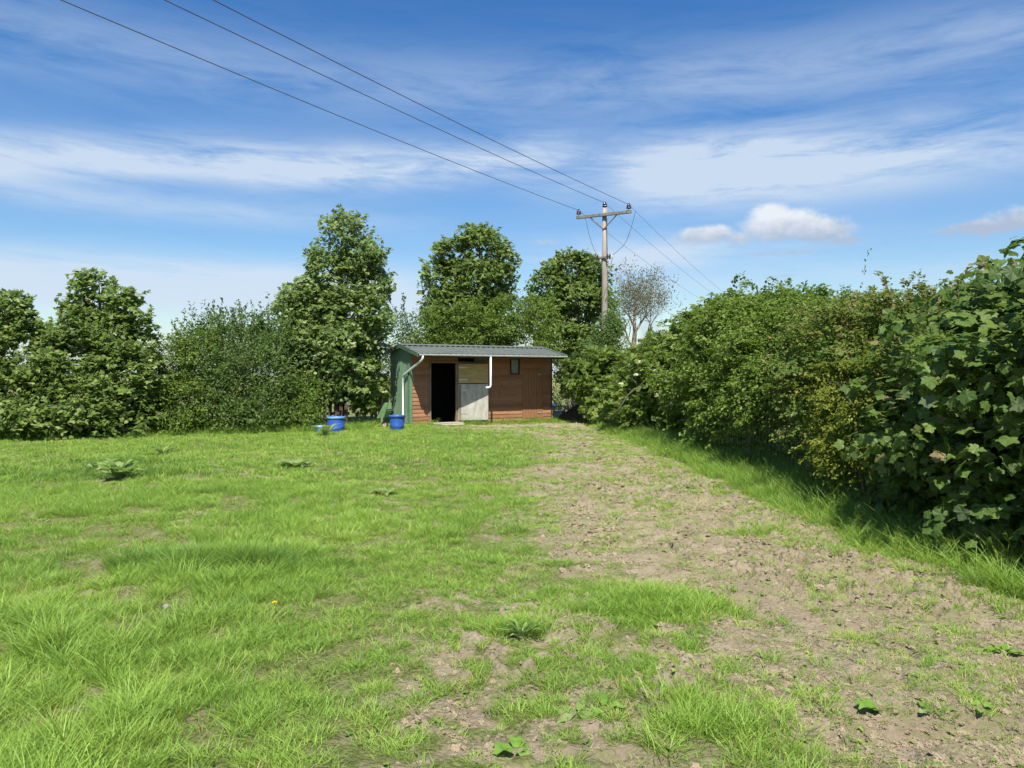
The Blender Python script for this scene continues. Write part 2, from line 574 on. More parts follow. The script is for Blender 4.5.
def trunk_mesh(base, top, r0, targets, seed, bend=.12, multi=1):
    g = random.Random(seed)
    mb = MB()
    base = Vector(base); top = Vector(top)
    H = (top - base).length
    pts, rad = [], []
    for i in range(9):
        t = i / 8
        pts.append(base.lerp(top, t) + Vector((math.sin(t * 5 + seed) * bend * t, math.cos(t * 4 + seed) * bend * t, 0)))
        rad.append(max(.012, r0 * (1 - .86 * t) * (1.25 if i == 0 else 1)))
    mb.tube(pts, rad, 8)
    for T in targets:
        T = Vector(T)
        t = min(.92, max(.06, (T.z - base.z) / H * g.uniform(.35, .7)))
        k = int(t * 8)
        p0 = pts[k].lerp(pts[min(k + 1, 8)], t * 8 - k)
        rr = max(.010, min(rad[k] * .5, r0 * .45))
        mid = p0.lerp(T, .5) + Vector((g.uniform(-.1, .1), g.uniform(-.1, .1), g.uniform(-.05, .2)))
        mb.tube([p0, p0.lerp(mid, .6) + Vector((0, 0, .03)), mid, mid.lerp(T, .6), T], [rr, rr * .8, rr * .6, rr * .4, rr * .18], 5)
    return mb


def tree(name, base, r0, label, cat, group, lobes, tpl, leafmat, size, n, seed, barkmat='bark', crown='crown', trunkname='trunk',
         limbs=18, multi=0, **kw):
    """lobes are given in world space; the thing's Empty stands at its base"""
    base = Vector((base[0], base[1], float(height(base[0], base[1], False))))
    e = empty(name, base)
    tag(e, label, cat, group)
    cl = kw.get('clump', .45) * .8 if group == BACK else 0.0      # the clumps add their own radius to a lobe
    L = [(l[0] - base.x, l[1] - base.y, l[2] - base.z, max(l[3] - cl, l[3] * .35), max(l[4] - cl, l[4] * .4), max(l[5] - cl, l[5] * .35)) for l in lobes]
    (V, Fc, ti), C = clumpy_crown(L, tpl, size, n, seed, **kw)
    link(crown, np_mesh(crown, V, [Fc], ti), M[leafmat], e)
    g = random.Random(seed + 1)
    top = max(L, key=lambda l: l[2] + l[5] * .6)
    if multi:
        mb = MB()
        order = list(range(len(C))); g.shuffle(order)
        for i in order[:multi]:
            T = Vector(C[i])
            b = Vector((T.x * .35 + g.uniform(-.15, .15), T.y * .35 + g.uniform(-.15, .15), -.05))
            mid = b.lerp(T, .55) + Vector((g.uniform(-.15, .15), g.uniform(-.15, .15), .15))
            rr = r0 * g.uniform(.6, 1.1)
            mb.tube([b, b.lerp(mid, .5), mid, mid.lerp(T, .5) + Vector((0, 0, .04)), T], [rr, rr * .85, rr * .65, rr * .42, rr * .2], 5)
    else:
        idx = list(range(len(C))); g.shuffle(idx)
        mb = trunk_mesh((0, 0, -.05), (top[0], top[1], top[2] + top[5] * .55), r0, [C[i] for i in idx[:limbs]], seed)
    mb.build(trunkname, M[barkmat], e, smooth=True)
    return e


# ------------------------------------------------------------------ ground
def build_ground():
    def axis(parts):
        out = []
        for a, b, st in parts:
            out += list(np.arange(a, b - 1e-6, st))
        out.append(parts[-1][1])
        return np.array(out)
    X = axis([(-700, -100, 60), (-100, -30, 7), (-30, -10, .8), (-10, -4, .12), (-4, -1.2, .05), (-1.2, 4.0, .016), (4.0, 4.1, .05), (4.1, 8, .15), (8, 30, .9), (30, 100, 7), (100, 700, 60)])
    Y = axis([(-300, -40, 40), (-40, -4, 4), (-4, 2.4, .3), (2.4, 6.5, .016), (6.5, 9, .03), (9, 13, .05), (13, 28, .12), (28, 50, .8), (50, 120, 7), (120, 1500, 70)])
    xx, yy = np.meshgrid(X, Y)
    zz = height(xx, yy)
    ss = soil(xx, yy)
    V = np.stack([xx.ravel(), yy.ravel(), zz.ravel()], 1)
    nx, ny = len(X), len(Y)
    i = np.arange((ny - 1) * (nx - 1))
    r, c = i // (nx - 1), i % (nx - 1)
    a = r * nx + c
    Fc = np.stack([a, a + 1, a + nx + 1, a + nx], 1)
    me = np_mesh('ground', V, [Fc], None, True)
    at = me.attributes.new('soil', 'FLOAT', 'POINT')
    at.data.foreach_set('value', ss.ravel().astype(np.float32))
    o = link('ground', me, M['soil'])
    tag(o, kind='structure')


build_ground()


# ------------------------------------------------------------------ instanced grass, weeds and clods (uncountable)
def blade_clump(nb, hmin, hmax, rad, w, bend, seed, lean=0.25):
    g = np.random.default_rng(seed)
    V, Q, T = [], [], []
    for i in range(nb):
        a = g.random() * 6.283
        rr = rad * math.sqrt(g.random())
        bx, by = rr * math.cos(a), rr * math.sin(a)
        h = hmin + (hmax - hmin) * g.random() ** 1.3
        ang = a + g.normal() * .9
        l0 = lean * g.random()
        bn = bend * (.4 + .9 * g.random())
        ww = w * (.7 + .6 * g.random())
        f = g.random() * 6.283
        tx, ty = math.cos(f), math.sin(f)
        b = len(V)
        for t in (0., .35, .7):
            off = h * (l0 * t + bn * t * t)
            z = h * t * (1 - .35 * bn * t)
            wk = ww * (1, .9, .6)[int(t * 3)] * .5
            cx, cy = bx + math.cos(ang) * off, by + math.sin(ang) * off
            V += [(cx - tx * wk, cy - ty * wk, z - .004), (cx + tx * wk, cy + ty * wk, z - .004)]
        off = h * (l0 + bn)
        V.append((bx + math.cos(ang) * off, by + math.sin(ang) * off, h * (1 - .35 * bn)))
        Q += [(b, b + 1, b + 3, b + 2), (b + 2, b + 3, b + 5, b + 4)]
        T += [(b + 4, b + 5, b + 6)]
    return np_mesh('grass_tuft', V, [np.array(Q), np.array(T)])


def proto(name, me, m):
    me.materials.append(m)
    return bpy.data.objects.new(name, me)      # never linked: it only lends its mesh


def scatter(name, pts, rot, scl, idx, tint, protos, label, cat):
    me = bpy.data.meshes.new(name)
    me.vertices.add(len(pts)); me.vertices.foreach_set('co', np.asarray(pts, np.float32).ravel())
    a = me.attributes.new('rot', 'FLOAT_VECTOR', 'POINT'); a.data.foreach_set('vector', np.asarray(rot, np.float32).ravel())
    a = me.attributes.new('scl', 'FLOAT_VECTOR', 'POINT'); a.data.foreach_set('vector', np.asarray(scl, np.float32).ravel())
    a = me.attributes.new('pick', 'INT', 'POINT'); a.data.foreach_set('value', np.asarray(idx, np.int32))
    a = me.attributes.new('tint', 'FLOAT', 'POINT'); a.data.foreach_set('value', np.asarray(tint, np.float32))
    o = link(name, me, None)
    ng = bpy.data.node_groups.new(name, 'GeometryNodeTree')
    ng.interface.new_socket('Geometry', in_out='INPUT', socket_type='NodeSocketGeometry')
    ng.interface.new_socket('Geometry', in_out='OUTPUT', socket_type='NodeSocketGeometry')
    gi, go = ng.nodes.new('NodeGroupInput'), ng.nodes.new('NodeGroupOutput')
    inst = ng.nodes.new('GeometryNodeInstanceOnPoints')
    g2 = ng.nodes.new('GeometryNodeGeometryToInstance')
    for p in reversed(protos):
        oi = ng.nodes.new('GeometryNodeObjectInfo')
        oi.inputs['Object'].default_value = p
        ng.links.new(oi.outputs['Geometry'], g2.inputs[0])
    inst.inputs['Pick Instance'].default_value = True

    def named(n, t):
        k = ng.nodes.new('GeometryNodeInputNamedAttribute'); k.data_type = t
        k.inputs['Name'].default_value = n
        return [s for s in k.outputs if s.enabled and s.name == 'Attribute'][0]
    er = ng.nodes.new('FunctionNodeEulerToRotation')
    ng.links.new(named('rot', 'FLOAT_VECTOR'), er.inputs[0])
    ng.links.new(gi.outputs[0], inst.inputs['Points'])
    ng.links.new(g2.outputs[0], inst.inputs['Instance'])
    ng.links.new(named('pick', 'INT'), inst.inputs['Instance Index'])
    ng.links.new(er.outputs[0], inst.inputs['Rotation'])
    ng.links.new(named('scl', 'FLOAT_VECTOR'), inst.inputs['Scale'])
    ng.links.new(inst.outputs[0], go.inputs[0])
    md = o.modifiers.new('scatter', 'NODES'); md.node_group = ng
    tag(o, label, cat, None, 'stuff')
    return o


SHED_O = Vector((-3.21, 23.3, 0)); SHED_A = R(30)


def in_shed(x, y, grow=0.0):
    dx, dy = x - SHED_O.x, y - SHED_O.y
    u = dx * math.cos(SHED_A) + dy * math.sin(SHED_A)
    v = -dx * math.sin(SHED_A) + dy * math.cos(SHED_A)
    return (u > -.05 - grow) & (u < 5.32 + grow) & (v > -.02 - grow) & (v < 1.7 + grow)


def sample(x0, x1, y0, y1, dens, seed):
    g = np.random.default_rng(seed)
    n = int((x1 - x0) * (y1 - y0) * dens)
    return x0 + (x1 - x0) * g.random(n), y0 + (y1 - y0) * g.random(n), g


def wedge(x, y, m=1.2):
    # what the photograph and a camera a step to the side could see
    return (np.abs(x) < .72 * y + m) & (y > 2.3)


def darkpatch(x, y):
    d = 0
    for cx, cy, rx, ry in ((-3.35, 6.35, .95, .34), (-2.1, 6.3, .7, .3), (-4.6, 6.1, .7, .35), (-6.6, 11.9, 1.6, .5), (-7.3, 13.6, 1.0, .4)):
        d = np.maximum(d, np.exp(-(((x - cx) / rx) ** 2 + ((y - cy) / ry) ** 2)))
    return d


def build_grass():
    turf = [proto('grass_tuft', blade_clump(46, .025, .075, .085, .0050, .8, 100 + i, .8), M['grass']) for i in range(3)]
    mid = [proto('grass_tuft', blade_clump(46, .06, .15, .085, .0050, .75, 110 + i, .5), M['grass']) for i in range(3)]
    tall = [proto('grass_tuft', blade_clump(38, .14, .30, .09, .0062, .75, 120 + i, .5), M['grass']) for i in range(3)]
    far = [proto('grass_tuft', blade_clump(40, .05, .12, .17, .011, .7, 130 + i, .6), M['grass']) for i in range(3)]
    verge = [proto('grass_tuft', blade_clump(34, .2, .42, .10, .0075, .7, 140 + i, .45), M['grass']) for i in range(3)]
    allp = turf + mid + tall + far + verge
    # order of picks: 0-2 turf, 3-5 mid, 6-8 tall, 9-11 far, 12-14 verge
    P_, K, S, Tn = [], [], [], []

    def push(x, y, k, s, t):
        P_.append(np.stack([x, y], 1)); K.append(k); S.append(s); Tn.append(t)

    def tintf(x, y, g):
        n = len(x)
        t = .50 + .34 * (fbm(x * .55, y * .55, 3, 41) - .5) * 2 * .6 + .13 * g.normal(size=n)
        t = t - .34 * darkpatch(x, y)
        t = np.where(g.random(n) < .012 + .14 * soil(x, y), .91 + .08 * g.random(n), np.clip(t, 0, .9))
        return t
    # near meadow
    for (x0, x1, y0, y1, dens, ks) in ((-8, 4.5, 2.3, 6.5, 360, 'near'), (-11, 5, 6.5, 11, 210, 'mid'), (-16, 6, 11, 26.5, 62, 'far')):
        x, y, g = sample(x0, x1, y0, y1, dens, int(y0 * 10))
        s = soil(x, y)
        fine = .65 * fbm(x * 3.3, y * 3.3, 2, 52) + .35 * fbm(x * 8, y * 8, 2, 53)
        keep = wedge(x, y) & (g.random(len(x)) > sstep(.02, .60, s) * .97) & ~in_shed(x, y, .15)
        keep &= g.random(len(x)) < .14 + 1.1 * sstep(.38, .54, fine) + (.25 if ks == 'far' else 0)
        keep &= ~((x > 3.0) & (y < 21) & (x > np.interp(y, RY, RX) + .05))
        x, y = x[keep], y[keep]; n = len(x)
        lush = fbm(x * .8, y * .8, 3, 51)
        left = sstep(.2, -2.2, x) * sstep(7.5, 4, y)
        L = lush + .30 * left + .55 * darkpatch(x, y) - .9 * soil(x, y) + 1.1 * (fine[keep] - .5) - .12 - .55 * sstep(-1.6, -.5, x) * sstep(7.5, 5.5, y)
        r = g.random(n)
        if ks == 'far':
            k = 9 + g.integers(0, 3, n)
            k = np.where((L > .85) & (r < .5), 3 + g.integers(0, 3, n), k)
            sc = .48 + .5 * g.random(n) + .5 * darkpatch(x, y) + .25 * (lush - .5)
        else:
            k = g.integers(0, 3, n)
            k = np.where(L + .25 * (r - .5) > .50, 3 + g.integers(0, 3, n), k)
            k = np.where(L + .30 * (r - .5) > .98, 6 + g.integers(0, 3, n), k)
            sc = .52 + .45 * g.random(n)
            if ks == 'mid':
                sc = sc * 1.1
        push(x, y, k, sc, tintf(x, y, g))
    # green islands in and beside the track
    for cx, cy, rx, ry, cnt in ((1.0, 5.15, .42, .28, 210), (.95, 3.4, .36, .33, 60), (2.45, 7.4, .5, .10, 18), (.05, 4.75, .14, .10, 40)):
        g = np.random.default_rng(int(cx * 100 + cy))
        x = cx + rx * .6 * g.normal(size=cnt); y = cy + ry * .6 * g.normal(size=cnt)
        push(x, y, 3 + g.integers(0, 3, cnt), .65 + .35 * g.random(cnt), np.clip(.52 + .12 * g.normal(size=cnt), 0, .9))
    # thin turf in the bare track
    x, y, g = sample(-2.5, 4, 2.3, 23, 250, 77)
    s = soil(x, y)
    pat = fbm(x * 2.2, y * 2.2, 3, 93)
    keep = wedge(x, y) & (s > .3) & (g.random(len(x)) < (.14 + 1.2 * sstep(.46, .68, pat)) * (.7 + .6 * sstep(5, 10, y))) & ~in_shed(x, y, .1)
    x, y = x[keep], y[keep]; n = len(x)
    push(x, y, g.integers(0, 3, n), .32 + .45 * g.random(n), np.clip(.55 + .22 * g.normal(size=n), 0, 1))
    # stray tufts along the ragged edge of the verge
    x, y, g = sample(2.0, 4.0, 4.0, 21, 90, 178)
    d = np.interp(y, RY, RX) - x
    keep = (d > -.1) & (g.random(len(x)) < .75 * np.exp(-np.maximum(d, 0) / .28) * sstep(.35, .6, fbm(x * 2, y * 2, 3, 19)))
    x, y = x[keep], y[keep]; n = len(x)
    push(x, y, 3 + g.integers(0, 3, n), .5 + .6 * g.random(n), np.clip(.5 + .15 * g.normal(size=n), 0, .9))
    # long grass on the verge under the right hedge
    x, y, g = sample(2.6, 6.0, 4.2, 22.5, 95, 78)
    d = x - np.interp(y, RY, RX)
    keep = (d > -.10 + .16 * g.random(len(x)) ** 2 + .25 * (fbm(x * 1.5, y * 1.5, 3, 9) - .5)) & (d < 2.2)
    x, y, d = x[keep], y[keep], d[keep]; n = len(x)
    k = np.where(d < .25 + .3 * g.random(n), 6 + g.integers(0, 3, n), 12 + g.integers(0, 3, n))
    push(x, y, k, .55 + .6 * g.random(n), np.clip(.36 + .17 * g.normal(size=n), 0, .95))
    # rank grass along the foot of the left hedge, round the shed and behind it
    x, y, g = sample(-17, 2.6, 16.8, 26, 42, 79)
    line = 18.3 + (x + 12.6) * .34
    d = y - line
    keep = ((d > -.25) & (d < 2.5) & (x < -4.2)) & ~in_shed(x, y, .02)
    x, y = x[keep], y[keep]; n = len(x)
    push(x, y, 6 + g.integers(0, 3, n), .5 + .7 * g.random(n), np.clip(.38 + .16 * g.normal(size=n), 0, .95))
    # tufts against the shed wall
    g = np.random.default_rng(80)
    u = np.concatenate([1.6 + 3.8 * g.random(150), -.2 + .9 * g.random(14)]); v = -.12 - .3 * g.random(164) ** 2
    x = SHED_O.x + u * math.cos(SHED_A) - v * math.sin(SHED_A); y = SHED_O.y + u * math.sin(SHED_A) + v * math.cos(SHED_A)
    push(x, y, 3 + g.integers(0, 6, 164), .7 + .5 * g.random(164), np.clip(.4 + .15 * g.normal(size=164), 0, .9))

    XY = np.concatenate(P_); K = np.concatenate(K); S = np.concatenate(S); Tn = np.concatenate(Tn)
    n = len(XY)
    g = np.random.default_rng(5)
    z = height(XY[:, 0], XY[:, 1]) - .003
    rot = np.stack([g.normal(size=n) * .12, g.normal(size=n) * .12, g.random(n) * 6.283], 1)
    # blades a little longer or shorter from tuft to tuft
    scl = np.stack([S, S, S * (.75 + .5 * g.random(n))], 1)
    print('grass tufts', n)
    scatter('meadow_grass', np.stack([XY[:, 0], XY[:, 1], z], 1), rot, scl, K, Tn, allp,
            'bright green rough pasture grass over the whole field', 'grass')


build_grass()


def build_clods_and_weeds():
    # clods
    pr = []
    for i in range(4):
        g = np.random.default_rng(200 + i)
        import bmesh
        bm = bmesh.new()
        bmesh.ops.create_icosphere(bm, subdivisions=3, radius=1)
        V = np.array([v.co[:] for v in bm.verts])
        n = V / np.linalg.norm(V, axis=1, keepdims=True)
        d = .45 + 1.0 * vnoise(n[:, 0] * 1.9 + 9 * i, n[:, 1] * 1.9, n[:, 2] * 1.9, 3 + i) + .7 * (vnoise(n[:, 0] * 4.5, n[:, 1] * 4.5, n[:, 2] * 4.5, 9) - .5)
        for v, k, q in zip(bm.verts, d, n):
            v.co = Vector(q) * k
            v.co.z *= .6
        me = bpy.data.meshes.new('soil_clod'); bm.to_mesh(me); bm.free()
        me.polygons.foreach_set('use_smooth', [False] * len(me.polygons))
        pr.append(proto('soil_clod', me, M['clod']))
    xs, ys, ss = [], [], []
    for y0, y1, dens, sc in ((2.3, 5, 2600, .75), (5, 9, 1000, 1.0), (9, 20, 170, 1.4)):
        x, y, g = sample(-1.6, 3.9, y0, y1, dens, int(300 + y0))
        s = soil(x, y)
        pat = fbm(x * 1.6, y * 1.6, 3, 66)
        keep = wedge(x, y) & (g.random(len(x)) < sstep(.25, .7, s) * (.22 + 1.0 * sstep(.42, .65, pat)))
        x, y = x[keep], y[keep]
        xs.append(x); ys.append(y); ss.append(sc * (.005 + .018 * g.random(len(x)) ** 4.0))
    x, y, s = np.concatenate(xs), np.concatenate(ys), np.concatenate(ss)
    n = len(x); g = np.random.default_rng(9)
    print('clods', n)
    z = height(x, y) + s * .05
    rot = np.stack([g.normal(size=n) * .4, g.normal(size=n) * .4, g.random(n) * 6.28], 1)
    scl = np.stack([s * (.7 + .8 * g.random(n)), s * (.7 + .8 * g.random(n)), s * (.7 + .5 * g.random(n))], 1)
    scatter('soil_clods', np.stack([x, y, z], 1), rot, scl, g.integers(0, 4, n), g.random(n), pr,
            'dry tan crumbs and clods of trampled soil along the track', 'soil')
    # small weeds: flat rosettes and single leaves
    wp = []
    for i in range(4):
        g = np.random.default_rng(400 + i)
        k = (3, 5, 7, 4)[i]
        a = np.arange(k) * 6.283 / k + g.random(k)
        pos = np.zeros((k, 3)); pos[:, 2] = .004
        ax = np.stack([np.cos(a), np.sin(a), .25 + .4 * g.random(k)], 1)
        nr = np.tile([0, 0, 1.], (k, 1)) + .25 * g.normal(size=(k, 3))
        V, Fc, _ = leaves_arrays('simple', pos, ax, nr, .03 * (.6 + .8 * g.random(k)), np.zeros(k))
        wp.append(proto('weed_rosette', np_mesh('weed_rosette', V, [Fc]), M['weed']))
    x, y, g = sample(-2.5, 4, 2.3, 12, 110, 500)
    s = soil(x, y); pat = fbm(x * 1.9 + 5, y * 1.9, 3, 67)
    keep = wedge(x, y) & (s > .12) & (g.random(len(x)) < .10 + .9 * sstep(.48, .68, pat))
    x, y = x[keep], y[keep]; n = len(x)
    print('weeds', n)
    z = height(x, y) + .003
    rot = np.stack([g.normal(size=n) * .15, g.normal(size=n) * .15, g.random(n) * 6.28], 1)
    s = .28 + .65 * g.random(n) ** 2.5
    scatter('ground_weeds', np.stack([x, y, z], 1), rot, np.stack([s, s, s], 1), g.integers(0, 4, n), g.random(n), wp,
            'tiny green seedling weeds sprinkled over the bare soil', 'weeds')


build_clods_and_weeds()


# ------------------------------------------------------------------ broad-leaved weeds one can point at
def dock(px, py, count, length, width, label, seed, m='dock', rise=.55, flat=False, fan=None):
    d = EYE * F / (py - HZ)
    x, y = P(px, d), d
    g = np.random.default_rng(seed)
    V, Q, ti = [], [], []
    for i in range(count):
        a = (6.283 * i / count + g.normal() * .35) if fan is None else fan[0] + (fan[1] - fan[0]) * (i + .5) / count
        L = length * (.65 + .5 * g.random()); W = width * (.75 + .5 * g.random())
        el = rise * (.5 + .8 * g.random())
        t0 = .3 + .5 * g.random()
        b = len(V); nseg = 8
        ox, oy = .02 * math.cos(a), .02 * math.sin(a)
        h, rr = 0.012, 0.0
        ang = el
        stepL = L / nseg
        for k in range(nseg + 1):
            t = k / nseg
            prof = W * .5 * (math.sin(math.pi * min(1, .06 + t * .94) ** .8) ** .8 if t < 1 else .02)
            prof = max(prof, .004)
            wav = .10 * W * math.sin(11 * t + seed + i)
            c, s_ = math.cos(a), math.sin(a)
            for q in (-1, 0, 1):
                V.append((ox + c * rr - s_ * q * prof, oy + s_ * rr + c * q * prof, h + (abs(q) * (prof * .28 + wav))))
                ti.append(np.clip(t0 + (.18 if q == 0 else 0) + .05 * g.normal(), 0, 1))
            rr += stepL * math.cos(ang); h += stepL * math.sin(ang)
            h = max(h, .012)
            ang -= (el + .4) / nseg * .75
        for k in range(nseg):
            for q in (0, 1):
                i0 = b + k * 3 + q
                Q.append((i0, i0 + 3, i0 + 4, i0 + 1))
    me = np_mesh('dock_plant', V, [np.array(Q)], ti, True)
    o = link('dock_plant', me, M[m])
    o.location = (x, y, float(height(x, y)))
    tag(o, label, 'weed plant', 'broad-leaved weeds in the pasture')
    return o


dock(118, 479, 22, .46, .15, 'largest broad-leaved dock clump with pale leaf edges in the left meadow', 1, rise=1.15)
dock(97, 470, 8, .38, .13, 'dock tuft touching the far left side of the largest meadow dock clump', 2, rise=.9)
dock(163, 455, 9, .36, .10, 'small dark upright dock in the meadow nearest the left hedge foot', 3, rise=1.1)
dock(295, 468, 14, .36, .12, 'low spreading dock alone in the meadow before the blue drum', 4, rise=.6)
dock(382, 492, 10, .26, .10, 'flat dark dock rosette in the meadow below the blue tub', 5, rise=.35)
dock(325, 437, 9, .5, .12, 'dusty tall dock standing against the blue drum', 6, rise=1.15)
dock(522, 634, 20, .15, .022, 'dark green narrow-leaved dock tuft on patchy turf near the camera', 7, rise=1.25)
dock(578, 708, 5, .15, .06, 'flat thistle-like weed lying between bare soil patches at the front', 8, rise=.15)
dock(604, 706, 3, .12, .05, 'three-leaved pale weed just right of the flat thistle-like weed', 9, rise=.3, m='bright_dock')
dock(516, 744, 6, .10, .06, 'bright lime rosette at the bottom edge in mixed turf', 10, m='bright_dock', rise=.35)
dock(886, 712, 2, .16, .095, 'single broad lime leaf casting a shadow on bare soil', 11, m='bright_dock', rise=.45, fan=(2.7, 3.6))
dock(934, 712, 3, .09, .05, 'dull little dock seedling right of the single broad lime leaf', 12, rise=.4)
dock(1006, 652, 7, .09, .055, 'round-leaved bright seedling group on soil at the right edge', 13, m='bright_dock', rise=.4)
dock(984, 710, 3, .06, .045, 'tiny yellowish two-leaf seedling on the soil at lower right', 14, m='bright_dock', rise=.3)
dock(208, 468, 7, .25, .07, 'faint dark dock in the middle of the left meadow', 15, rise=.3)

# dandelions
def dandelion(px, py, h, label, clock):
    d = EYE * F / (py - HZ)
    x, y = P(px, d), d
    z0 = float(height(x, y))
    e = empty('dandelion', (x, y, z0))
    tag(e, label, 'flower')
    mb = MB(); mb.tube([(0, 0, 0), (.004, -.003, h * .6), (.0, -.006, h)], [.0028, .0025, .002], 6)
    mb.build('stem', M['dock'], e)
    mb = MB()
    if clock:
        g = np.random.default_rng(3)
        for q in unit(110, g):
            p = Vector((0, -.006, h + .012)); t = p + Vector(q) * .016
            mb.tube([p, t], [.0006, .0011], 3)
        mb.lathe([(.001, -.004), (.005, 0), (.001, .005)], 8, (0, -.006, h + .012))
        mb.build('seed_head', M['seed'], e)
    else:
        for ring, (n, r, zz) in enumerate(((20, .021, .004), (16, .016, .009), (10, .009, .012))):
            for i in range(n):
                a = i * 6.283 / n + ring * .2
                c, s_ = math.cos(a), math.sin(a)
                mb.add([(0, -.006, h), (c * r * .7 - s_ * .003, -.006 + s_ * r * .7 + c * .003, h + zz * .8), (c * r, -.006 + s_ * r, h + zz),
                        (c * r * .7 + s_ * .003, -.006 + s_ * r * .7 - c * .003, h + zz * .8)], [(0, 1, 2), (0, 2, 3)])
        mb.build('flower_head', M['yellow'], e)


M['seed'] = plain('dandelion_down', (.50, .50, .46), (.62, .62, .58), 30, .9, .1)
M['yellow'] = plain('dandelion_yellow', (.72, .48, .01), (.80, .58, .02), 30, .8, .1)
dandelion(165, 622, .13, 'white dandelion seed head on a thin stalk in the left grass', True)
dandelion(274, 614, .11, 'yellow dandelion in flower in the near grass', False)

# ------------------------------------------------------------------ trees and shrubs
BACK = 'trees and bushes of the hedgerow behind the field'
RIGHT = 'bushes of the tall hedge along the right side'


def lobe(px, py, d, rpx, rpy=None, depth=None, dd=0.0):
    """an ellipsoid seen centred at a picture point at distance d; its real radius follows from the distance"""
    rpy = rpy or rpx
    r = rpx / F * d; rz = rpy / F * d
    return (P(px, d), d + dd, ZH(py, d), r, depth or r, rz)


# -- left row
tree('sycamore_tree', (P(2, 20.2), 20.2), .10, 'sycamore at the far left end of the row with a single rounded pale top', 'tree', BACK,
     [lobe(5, 318, 20, 36, 24), lobe(28, 345, 20, 38, 30), lobe(-30, 335, 20, 38, 40), lobe(0, 395, 19.4, 45, 42), lobe(-45, 390, 19.6, 45, 45), lobe(40, 400, 19.6, 38, 38), lobe(10, 425, 18.5, 40, 26), lobe(-30, 425, 18.4, 40, 28), lobe(45, 428, 18.7, 30, 22)],
     'mid', 'sycamore', .125, 9000, 21, clump=.40, per=34, limbs=26, spray=(420, .25, .80, .22, .20, 26))
tree('sycamore_tree', (P(100, 20.6), 20.6), .11, 'sycamore left of the pointed shrubs with a twin-peaked top', 'tree', BACK,
     [lobe(94, 292, 20.5, 23, 23), lobe(124, 302, 20.5, 20, 22), lobe(76, 312, 20.5, 17, 17), lobe(100, 335, 20.5, 40, 34), lobe(138, 332, 20.6, 22, 26), lobe(70, 365, 20, 42, 36),
      lobe(125, 378, 20, 42, 40), lobe(90, 408, 19.6, 50, 32), lobe(140, 410, 20, 32, 26), lobe(85, 425, 18.9, 36, 24), lobe(120, 425, 19.3, 32, 22)],
     'mid', 'sycamore', .120, 11500, 22, clump=.38, per=34, limbs=30, spray=(520, .25, .80, .22, .20, 26))
tree('hawthorn_bush', (P(178, 21.2), 21.2), .035, 'low dark hawthorn filling the dip right of the twin-peaked sycamore', 'bush', BACK,
     [lobe(172, 368, 21, 30, 36), lobe(198, 368, 21.2, 28, 38), lobe(180, 405, 20.6, 40, 32), lobe(160, 395, 21, 26, 30), lobe(185, 425, 20.2, 36, 20)],
     'tiny', 'hawthorn', .075, 13000, 23, crown='foliage', trunkname='stems', multi=16, clump=.3, per=40, gap=.2, shoots=8, spray=(160, .3, .8, .2, .14, 34))
tree('willow_bush', (P(215, 22), 22), .04, 'grey-green bush with thin upright shoots along its top left of the tallest tree', 'bush', BACK,
     [lobe(205, 352, 22, 30, 34), lobe(240, 345, 22, 36, 34), lobe(270, 352, 22.2, 30, 38), lobe(215, 390, 21.2, 42, 42), lobe(255, 388, 21.2, 44, 42), lobe(225, 418, 20.7, 40, 26), lobe(262, 418, 20.8, 36, 26), lobe(235, 370, 22.8, 60, 50)],
     'tiny', 'willow', .085, 26000, 24, crown='foliage', trunkname='stems', multi=22, clump=.32, per=42, shoots=44, droop=-.1, up=.35, spray=(420, .35, .95, -.05, .10, 34))
tree('hawthorn_bush', (P(285, 21.9), 21.9), .035, 'bright lower hawthorn beneath the tall lone sycamore', 'bush', BACK,
     [lobe(285, 405, 21.5, 24, 24), lobe(304, 398, 21.8, 24, 28), lobe(292, 418, 21.2, 30, 18)],
     'tiny', 'hawthorn', .08, 9000, 25, crown='foliage', trunkname='stems', multi=14, clump=.28, per=40)
# -- the tall sycamore left of the shed
tree('sycamore_tree', (P(340, 24.3), 24.3), .15, 'tallest pale-leaved sycamore standing just left of the shed', 'tree', BACK,
     [lobe(345, 232, 24, 24, 20), lobe(325, 242, 24, 16, 15), lobe(362, 255, 24, 28, 24), lobe(330, 275, 24, 30, 28), lobe(369, 285, 24, 24, 30), lobe(312, 310, 23.8, 36, 30),
      lobe(300, 300, 24, 22, 20), lobe(355, 318, 23.8, 40, 32), lobe(330, 355, 23.4, 50, 36), lobe(360, 350, 24, 26, 34), lobe(305, 350, 23.6, 32, 40), lobe(345, 388, 23.4, 40, 24)],
     'mid', 'pale_sycamore', .120, 19000, 26, clump=.42, per=36, limbs=40, gap=.16, spray=(800, .25, .80, .22, .20, 26))
tree('elder_bush', (P(378, 23.9), 23.9), .03, 'lit elder bush pressing against the green end of the shed', 'bush', BACK,
     [lobe(374, 380, 23.8, 16, 20), lobe(366, 398, 23.6, 18, 18), lobe(380, 402, 23.8, 9, 14)],
     'pinnate', 'elder', .20, 1600, 27, crown='foliage', trunkname='stems', multi=9, clump=.25, per=22)
tree('hawthorn_bush', (P(405, 29), 29), .04, 'dull far bush showing between the lone sycamore and the shed roof', 'bush', BACK,
     [lobe(398, 338, 29, 24, 30), lobe(420, 340, 29, 28, 32), lobe(408, 375, 29, 34, 40)],
     'tiny', 'far_green', .09, 10000, 28, crown='foliage', trunkname='stems', multi=12, clump=.34, per=40, shoots=8)
